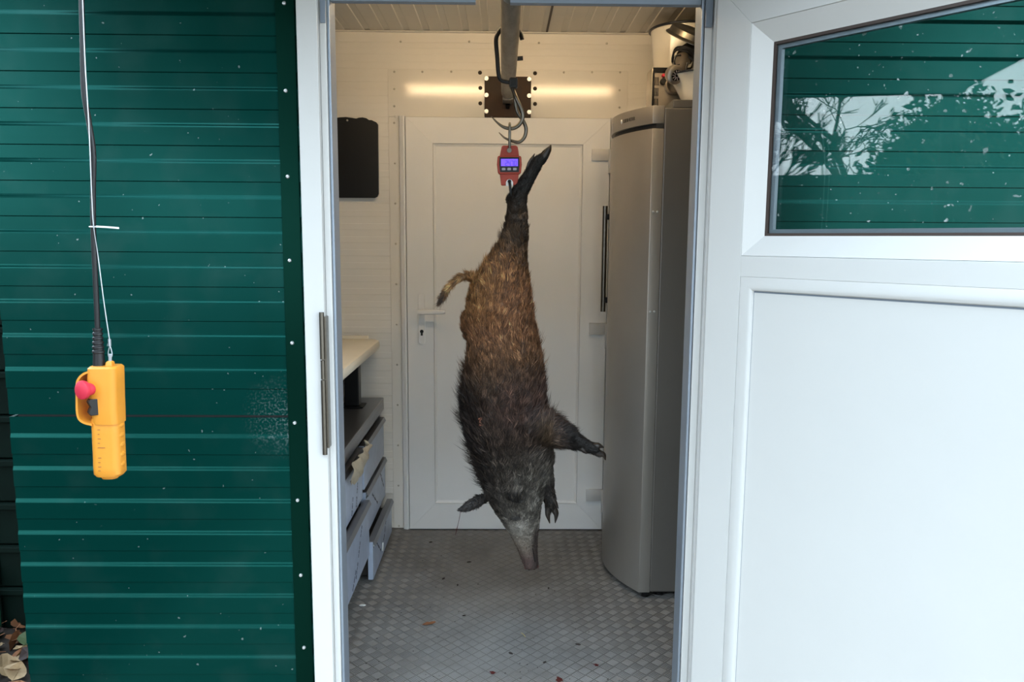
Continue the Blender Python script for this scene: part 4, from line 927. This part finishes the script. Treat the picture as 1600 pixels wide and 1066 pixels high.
for k in range(110):
    p = fz(random.uniform(560, 1040), random.uniform(840, 1066)); q = random.uniform(.0008, .0022); a = random.uniform(0, 3)
    dm.prism([(p.x + q * 1.8 * math.cos(a + t), p.y + q * math.sin(a * 2 + t)) for t in (0, 1.3, 2.6, 3.9, 5.2)], .0013, .0024, 'xy')
dm.build('dirt_specks', 'crumb', floor, fix=False)['kind'] = 'stuff'
me_b = MB().prism([(.010 * (1 + .35 * math.sin(3 * a + 1)) * math.cos(a), .008 * (1 + .3 * math.sin(5 * a)) * math.sin(a)) for a in [2 * PI * j / 14 for j in range(14)]], 0, .0007, 'xy').mesh('blood_spot', Vector((0, 0, 0))); me_b.materials.append(M['blood'])
for px, py, k, lb in [(770, 1052, 1.0, 'dark red blood drop at the front of the floor, leftmost of the three'), (932, 1040, .9, 'dark red blood drop on the floor nearest to the fridge'), (874, 1063, 1.4, 'largest dark red blood drop, nearest to the doorway on the floor')]:
    p = fz(px, py); o = bpy.data.objects.new('blood_spot', me_b); COL.objects.link(o); o.location = (p.x, p.y, .0014); o.scale = (k, k, 1); o.rotation_euler.z = random.uniform(0, 3)
    tag(o, lb, 'blood spot', 'blood drops on the floor')

# ================================================================== PENDANT CONTROL
YP = 1.60
def pp_(px, py, dy=0.): return at(px, py, YP + dy)
SP = at(801, 533, YP).x - at(800, 533, YP).x
pen = empty('pendant_control', pp_(172, 746), 'yellow hoist control with red stop button hanging on a black cable before the green wall', 'hoist control')
def section(l, r, py, h, rr=.012): 
    c = pp_((l + r) / 2, py); hx_ = (r - l) / 2 * SP; return [Vector((c.x + a, c.y + b, c.z)) for a, b in rrect(hx_, h, min(rr, hx_ * .9), 5)]
up = MB().loft([section(146, 186, 571, .022), section(143.5, 188, 574, .026), (section(143.5, 188.3, 590, .027)), section(146, 189, 620, .027), section(150, 190, 645, .027), section(153, 191, 660, .025)])
up.build('housing', 'yellow_pvc', pen, smooth=True)
grp = [(147, 652, .021), (147, 658, .0225), (148, 675, .0225), (148.5, 690, .0225), (149.5, 710, .0225), (150, 728, .0225), (151, 738, .0225), (154, 742, .020)]
rgs = []
for k, (l, py, h) in enumerate(grp): rgs.append(section(l, 190.3 + (py - 655) * .045 if k < 7 else 191, py, h, .014))
MB().loft(rgs).build('grip', 'yellow_pvc', pen, smooth=True)
for py in (664, 679, 694, 709, 724): # finger bumps at the back of the grip
    c = pp_(190.6 + (py - 660) * .045, py); MB().add(*ball(Vector((c.x - .004, c.y, c.z)), .0085, .7, 1.6, .85)).build('finger_bump', 'yellow_pvc', pen, smooth='all')
MB().loft([section(159, 189, 741, .014), section(160, 184, 747, .012)]).build('end_plug', 'yellow_pvc', pen, bev=.001)
mk = MB()
for k, (py, wd_) in enumerate(((672, 4), (679, 3), (686, 5), (693, 4), (700, 12), (716, 6), (723, 5), (730, 6), (736, 5))):
    a_, b_ = pp_(152 + .02 * (py - 660), py, -.0234), pp_(152 + wd_, py, -.0234); mk.box(a_.x, b_.x, a_.y, a_.y + .0012, a_.z - .0005, a_.z + .0005)
mk.build('scale_marks', 'leaf_brown', pen)['kind'] = 'stuff'
gl_ = spline([pp_(*p) for p in [(151, 578), (141, 581), (133, 588), (129.5, 598), (129.5, 620), (130, 640), (133, 651), (141, 657), (153, 660)]], 5)
gm = MB(); vs_ = []
for i, p in enumerate(gl_):
    a, b = gl_[max(i - 1, 0)], gl_[min(i + 1, len(gl_) - 1)]; d_ = (b - a).normalized(); nrm_ = Vector((d_.z, 0, -d_.x)) * .0022
    vs_.append([p + nrm_ + Vector((0, -.024, 0)), p - nrm_ + Vector((0, -.024, 0)), p - nrm_ + Vector((0, .024, 0)), p + nrm_ + Vector((0, .024, 0))])
gm.loft(vs_); gm.build('button_guard', 'yellow_pvc', pen, smooth=True)
b0 = pp_(151, 607, -.012); bd = (pp_(130, 609.5, -.040) - b0).normalized()
MB().lathe([(.0105, -.006), (.0105, .012)], axis_T(b0, bd), 20, caps=True).build('button_collar', 'black_plastic', pen, smooth=True)
bc_ = b0 + bd * .012
MB().lathe([(.0125, 0), (.0135, .010), (.0125, .013), (.0185, .015), (.0198, .019), (.0192, .0235), (.015, .0258), (0, .0265)], axis_T(bc_, bd), 32).build('stop_button', 'stop_red', pen, smooth=True)
rk0 = pp_(144.5, 636, -.026); Tr = axis_T(rk0, (-.75, -.66, 0))
MB().prism([(-.017, -.014), (.017, -.014), (.017, .006), (.011, .009), (0, .0045), (-.011, .009), (-.017, .006)], -.0085, .0085, 'xz', Tr @ Matrix.Rotation(PI / 2, 4, 'Z')).build('rocker_switch', 'black_plastic', pen, bev=.001)
# strain relief, cable, wire rope
cab = spline([pp_(127, -70, .03), pp_(127.5, 0, .02), pp_(129, 60, .01), pp_(131, 140), pp_(139, 190), pp_(146, 240), pp_(145.5, 300), pp_(146, 360), pp_(149, 430), pp_(152, 500), pp_(154, 571)], 8)
MB().tube(cab, .0053, 12).build('cable', 'cable_black', pen, smooth=True)
ga = [pp_(152.4 + (py - 513) * .045, py) for py in range(513, 572, 1)]
MB().tube(ga, [(.0078 + .0042 * (i / 58)) + (.0016 if (i % 7) < 4 and i < 42 else 0) for i in range(59)], 14).build('strain_relief', 'cable_black', pen, smooth=True)
wire = spline([pp_(127, -70, .02), pp_(129, 0, .01), pp_(133, 100, -.006), pp_(139, 200, -.008), pp_(143, 300, -.008), pp_(146, 352, -.008), pp_(153, 400, .0), pp_(162, 470, .0), pp_(171, 531, .0)], 8)
MB().tube(wire, .0012, 6).build('wire_rope', 'wire_steel', pen, smooth=True)
MB().tube([pp_(171, 530), pp_(171.6, 541)], .0032, 8).build('ferrule', 'wire_steel', pen, smooth=True)
lo_ = [pp_(171.8, 540), pp_(169.2, 550), pp_(169.5, 556), pp_(172, 560), pp_(175, 556), pp_(174.6, 550)]
MB().tube(spline(lo_ + [lo_[0]], 4), .0011, 6).build('wire_eye', 'wire_steel', pen)
MB().loft([[pp_(172 + s * 2.6, py, d_) for s, d_ in ((-1, -.0015), (1, -.0015), (1, .0015), (-1, .0015))] for py in (553, 570)]).build('eye_strap', 'wire_steel', pen, bev=.0006)
MB().loft([section(166, 178, 574, .009, .004), section(167, 177, 566, .008, .004), section(169, 175, 564, .006, .003)]).build('eye_lug', 'yellow_pvc', pen, smooth=True)
tie = MB(); tie.tube([pp_(145.8, 354.5) + Vector((.0068 * math.cos(a), .0068 * math.sin(a), 0)) for a in [2 * PI * k / 16 for k in range(16)]], .0016, 6, closed=True)
tie.loft([[pp_(px, py, dy + d2) + Vector((0, 0, z2)) for d2, z2 in ((-.0006, -.0018), (.0006, -.0018), (.0006, .0018), (-.0006, .0018))] for px, py, dy in ((150, 354, -.006), (168, 355, -.007), (186, 356.5, -.004))])
tie.build('cable_tie', 'tie_white', pen)
# ================================================================== OUTSIDE
# dark green slatted bin behind the corner
bx0, bx1, by0, by1 = -2.75, -1.79, 3.0, 3.75
bn = empty('compost_bin', ((bx0 + bx1) / 2, 3.4, gz), 'dark green ribbed plastic compost bin standing past the left corner of the green wall', 'bin')
TI = .178
for k in range(8):
    z0 = gz + .002 + k * TI; z1 = z0 + TI - .006; ins = .006 * k
    MB().box(bx0 + ins, bx1 - ins, by0 + ins, by1 - ins, z0, z1).build('tier', 'bin_green', bn, bev=.004)
    for j in range(9):
        x = bx0 + ins + .03 + j * (bx1 - bx0 - 2 * ins - .06) / 8
        MB().box(x - .012, x + .012, by0 + ins - .012, by0 + ins - .0005, z0 + .012, z1 - .025).build('rib', 'bin_green', bn)
    MB().box(bx0 + ins - .004, bx1 - ins + .004, by0 + ins - .018, by0 + ins - .0005, z1 - .022, z1).build('ledge', 'bin_green', bn, bev=.002)
pst = MB().tube([at(4, 905, 2.96), at(7, 940, 2.96), at(11, 992, 2.96)], .022, 10)
q0 = at(11, 992, 2.96); MB_ = MB().box(q0.x - .06, q0.x - .01, 2.90, 2.95, gz + .001, .12); tag(MB_.build('green_stake', 'post_green', bev=.004), 'short green stake standing in front of the dark compost bin', 'stake')
# fallen leaves on the ground by the corner
def leaf_mesh(kind):
    m_ = MB(); n = 9; L_, W_ = .075, .036
    prof = [(0, .002), (.12, .5), (.3, .95), (.5, 1), (.7, .8), (.88, .4), (1, .03)]; lv = []
    for t, w_ in prof:
        x = (t - .5) * L_; wv = w_ * W_ * (1 + (.18 * math.sin(t * 20) if kind else 0)); lift = .02 * (t - .5) ** 2 * 4 * (1 if kind != 1 else .3)
        lv += [Vector((x, -wv, lift + .010 * w_)), Vector((x, 0, lift)), Vector((x, wv, lift + (.014 if kind else .008) * w_))]
    fs = []
    for i in range(len(prof) - 1):
        for j in (0, 1): fs.append((i * 3 + j, i * 3 + j + 1, i * 3 + j + 4, i * 3 + j + 3))
    m_.add(lv, fs); m_.tube([Vector((-.5 * L_ - .02, .004, .012)), Vector((-.5 * L_, 0, .02)), Vector((0, 0, .0008))], .0012, 4)
    return m_.mesh('leaf', Vector((0, 0, 0)), fix=False)
lms = []
for kind in range(3):
    for mm in ('leaf_brown', 'leaf_tan', 'leaf_dark', 'leaf_brown', 'leaf_green'):
        q = leaf_mesh(kind); q.materials.append(M[mm]); lms.append(q)
for k in range(260):
    y = random.uniform(2.25, 3.0); x = random.uniform(-2.35, -1.44) if random.random() < .8 else random.uniform(-3.2, -1.44)
    o = bpy.data.objects.new('fallen_leaf', random.choice(lms)); COL.objects.link(o); o.parent = ground
    o.location = Vector((x, y, gz + .004 + random.uniform(0, .035))) - ORG['ground']; s = random.uniform(.6, 1.25); o.scale = (s, s, s)
    o.rotation_euler = (random.gauss(0, .5), random.gauss(0, .4), random.uniform(0, 6.3))
lt = MB()
for k in range(5200):
    x, y = random.uniform(-7, 3), random.uniform(-3, 6)
    if -1.5 < x < 2.7 and 2.1 < y < 3.95: continue
    if x > -1.4: continue
    if -2.35 < x < -1.44 and 2.2 < y < 3.0: continue
    a = random.uniform(0, 6.3); L_ = random.uniform(.025, .045); c_, s_ = math.cos(a), math.sin(a); z = gz + random.uniform(.004, .02)
    lt.add([Vector((x - c_ * L_, y - s_ * L_, z)), Vector((x + s_ * L_ * .5, y - c_ * L_ * .5, z + .012)), Vector((x + c_ * L_, y + s_ * L_, z + .004)), Vector((x - s_ * L_ * .5, y + c_ * L_ * .5, z + .008))], [(0, 1, 2, 3)])
o = lt.build('leaf_litter', 'leaf_brown', ground, fix=False); o['kind'] = 'stuff'

# garden fence to the left, seen only as a reflection in the door window
fn = empty('garden_fence', (-6.6, 0, gz), 'dark green board fence reflected low in the door window', 'fence')
bdm = MB().box(-.012, .012, -.0735, .0735, 0, 2.335); me_f = bdm.mesh('fence_board', Vector((0, 0, 0)), bev=.003); me_f.materials.append(M['fence_green'])
for k in range(62):
    o = bpy.data.objects.new('fence_board', me_f); COL.objects.link(o); o.parent = fn; o.location = (0, -4.6 + k * .148, .02); 
for z in (.4, 1.7): MB().box(-6.64, -6.613, -4.7, 4.6, gz + z, gz + z + .08).build('fence_rail', 'fence_green', fn)
def tree(name, base, height, seed, spread, trunk_r, label, leafy=False, fork=None, depth=6):
    rd = random.Random(seed); mb = MB(); tips = []
    def grow(p, d, L_, r, lev):
        n = 3; pts = [p]; dd = d.copy()
        for i in range(n):
            dd = (dd + Vector((rd.gauss(0, .12), rd.gauss(0, .12), rd.gauss(.02, .08)))).normalized(); pts.append(pts[-1] + dd * L_ / n)
        mb.tube(pts, [max(.010, r * (1 - .3 * i / n)) for i in range(n + 1)], 7 if lev < 2 else (5 if lev < 4 else 3), caps=False)
        if lev >= depth: tips.append(pts[-1]); return
        if lev >= 3: tips.append(pts[-1])
        kids = 2 if lev < 1 else (3 if leafy else rd.choice((3, 3, 4)))
        for i in range(kids):
            ax = Vector((rd.gauss(0, 1), rd.gauss(0, 1), rd.gauss(0, .6))); ax = (ax - dd * ax.dot(dd)).normalized()
            nd = (dd + ax * spread * rd.uniform(.5, 1.15) + Vector((0, 0, .05))).normalized()
            grow(pts[-1] if i < 2 else pts[2], nd, L_ * rd.uniform(.62, .86), r * rd.uniform(.50, .64), lev + 1)
    root = empty(name, base, label, 'tree')
    grow(Vector(base), Vector((0.02, .03, 1)), height * .3, trunk_r, 0)
    mb.build('branches', 'bark', root, fix=False)
    if leafy:
        fm = MB()
        for t in tips:
            for q in range(7 if leafy is True else leafy):
                c_ = t + Vector((rd.gauss(0, .22), rd.gauss(0, .22), rd.gauss(0, .2))); a = Vector((rd.gauss(0, 1), rd.gauss(0, 1), rd.gauss(0, 1))).normalized() * .07; b = a.orthogonal().normalized() * .04
                fm.add([c_ - a, c_ + b, c_ + a, c_ - b], [(0, 1, 2, 3)])
        o = fm.build('foliage', 'foliage', root, fix=False); o['kind'] = 'stuff'
    return root
tree('bare_tree', (-13.6, -1.22, gz), 7.4, 5, .66, .15, 'bare spreading tree reflected in the middle of the door window', depth=7)
tree('bare_tree', (-8.4, 1.32, gz), 4.0, 11, .5, .04, 'thin bare tree reflected at the left edge of the door window', depth=7)
tree('leafy_tree', (-9.2, -2.1, gz), 3.6, 21, .6, .10, 'bushy leafy tree reflected at the right of the door window', leafy=12, depth=6)
tree('leafy_tree', (-9.6, -4.6, gz), 4.0, 33, .6, .12, 'broad leafy tree standing beyond the bushy one past the window edge', leafy=12, depth=6)
# unseen dark evergreen added behind the viewer to darken reflections in the upper wall
def evergreen(base, c, rad, label):
    rd = random.Random(9); root = empty('shade_evergreen', base, label, 'tree')
    MB().tube([Vector(base), Vector((base[0], base[1], c[2]))], .22, 10).build('trunk', 'bark', root, smooth=True)
    mb = MB(); n, m = 40, 22; vs_ = []
    for i in range(m + 1):
        for j in range(n):
            a, b = PI * i / m, 2 * PI * j / n; k = 1 + .07 * math.sin(5 * b + 3 * a) + .05 * math.sin(9 * a - 4 * b)
            vs_.append(Vector((c[0] + rad[0] * k * math.sin(a) * math.cos(b), c[1] + rad[1] * k * math.sin(a) * math.sin(b), c[2] + rad[2] * k * math.cos(a))))
    mb.add(vs_, [(i * n + j, i * n + (j + 1) % n, (i + 1) * n + (j + 1) % n, (i + 1) * n + j) for i in range(m) for j in range(n)])
    mb.build('crown', 'foliage', root, smooth='all')
    fm = MB()
    for k in range(9000):
        d = Vector((rd.gauss(0, 1), rd.gauss(0, 1), rd.gauss(0, 1))).normalized(); q = rd.uniform(.98, 1.1)
        p = Vector((c[0] + rad[0] * q * d.x, c[1] + rad[1] * q * d.y, c[2] + rad[2] * q * d.z)); a = Vector((rd.gauss(0, 1), rd.gauss(0, 1), rd.gauss(0, 1))).normalized() * .10; b = a.orthogonal().normalized() * .06
        fm.add([p - a, p + b, p + a, p - b], [(0, 1, 2, 3)])
    fm.build('foliage', 'foliage', root, fix=False)['kind'] = 'stuff'
evergreen((-.3, -8.2, gz), (-.3, -8.0, 4.55), (6.1, 1.8, 2.3), 'large dark evergreen added unseen to darken the reflection in the top of the green wall')
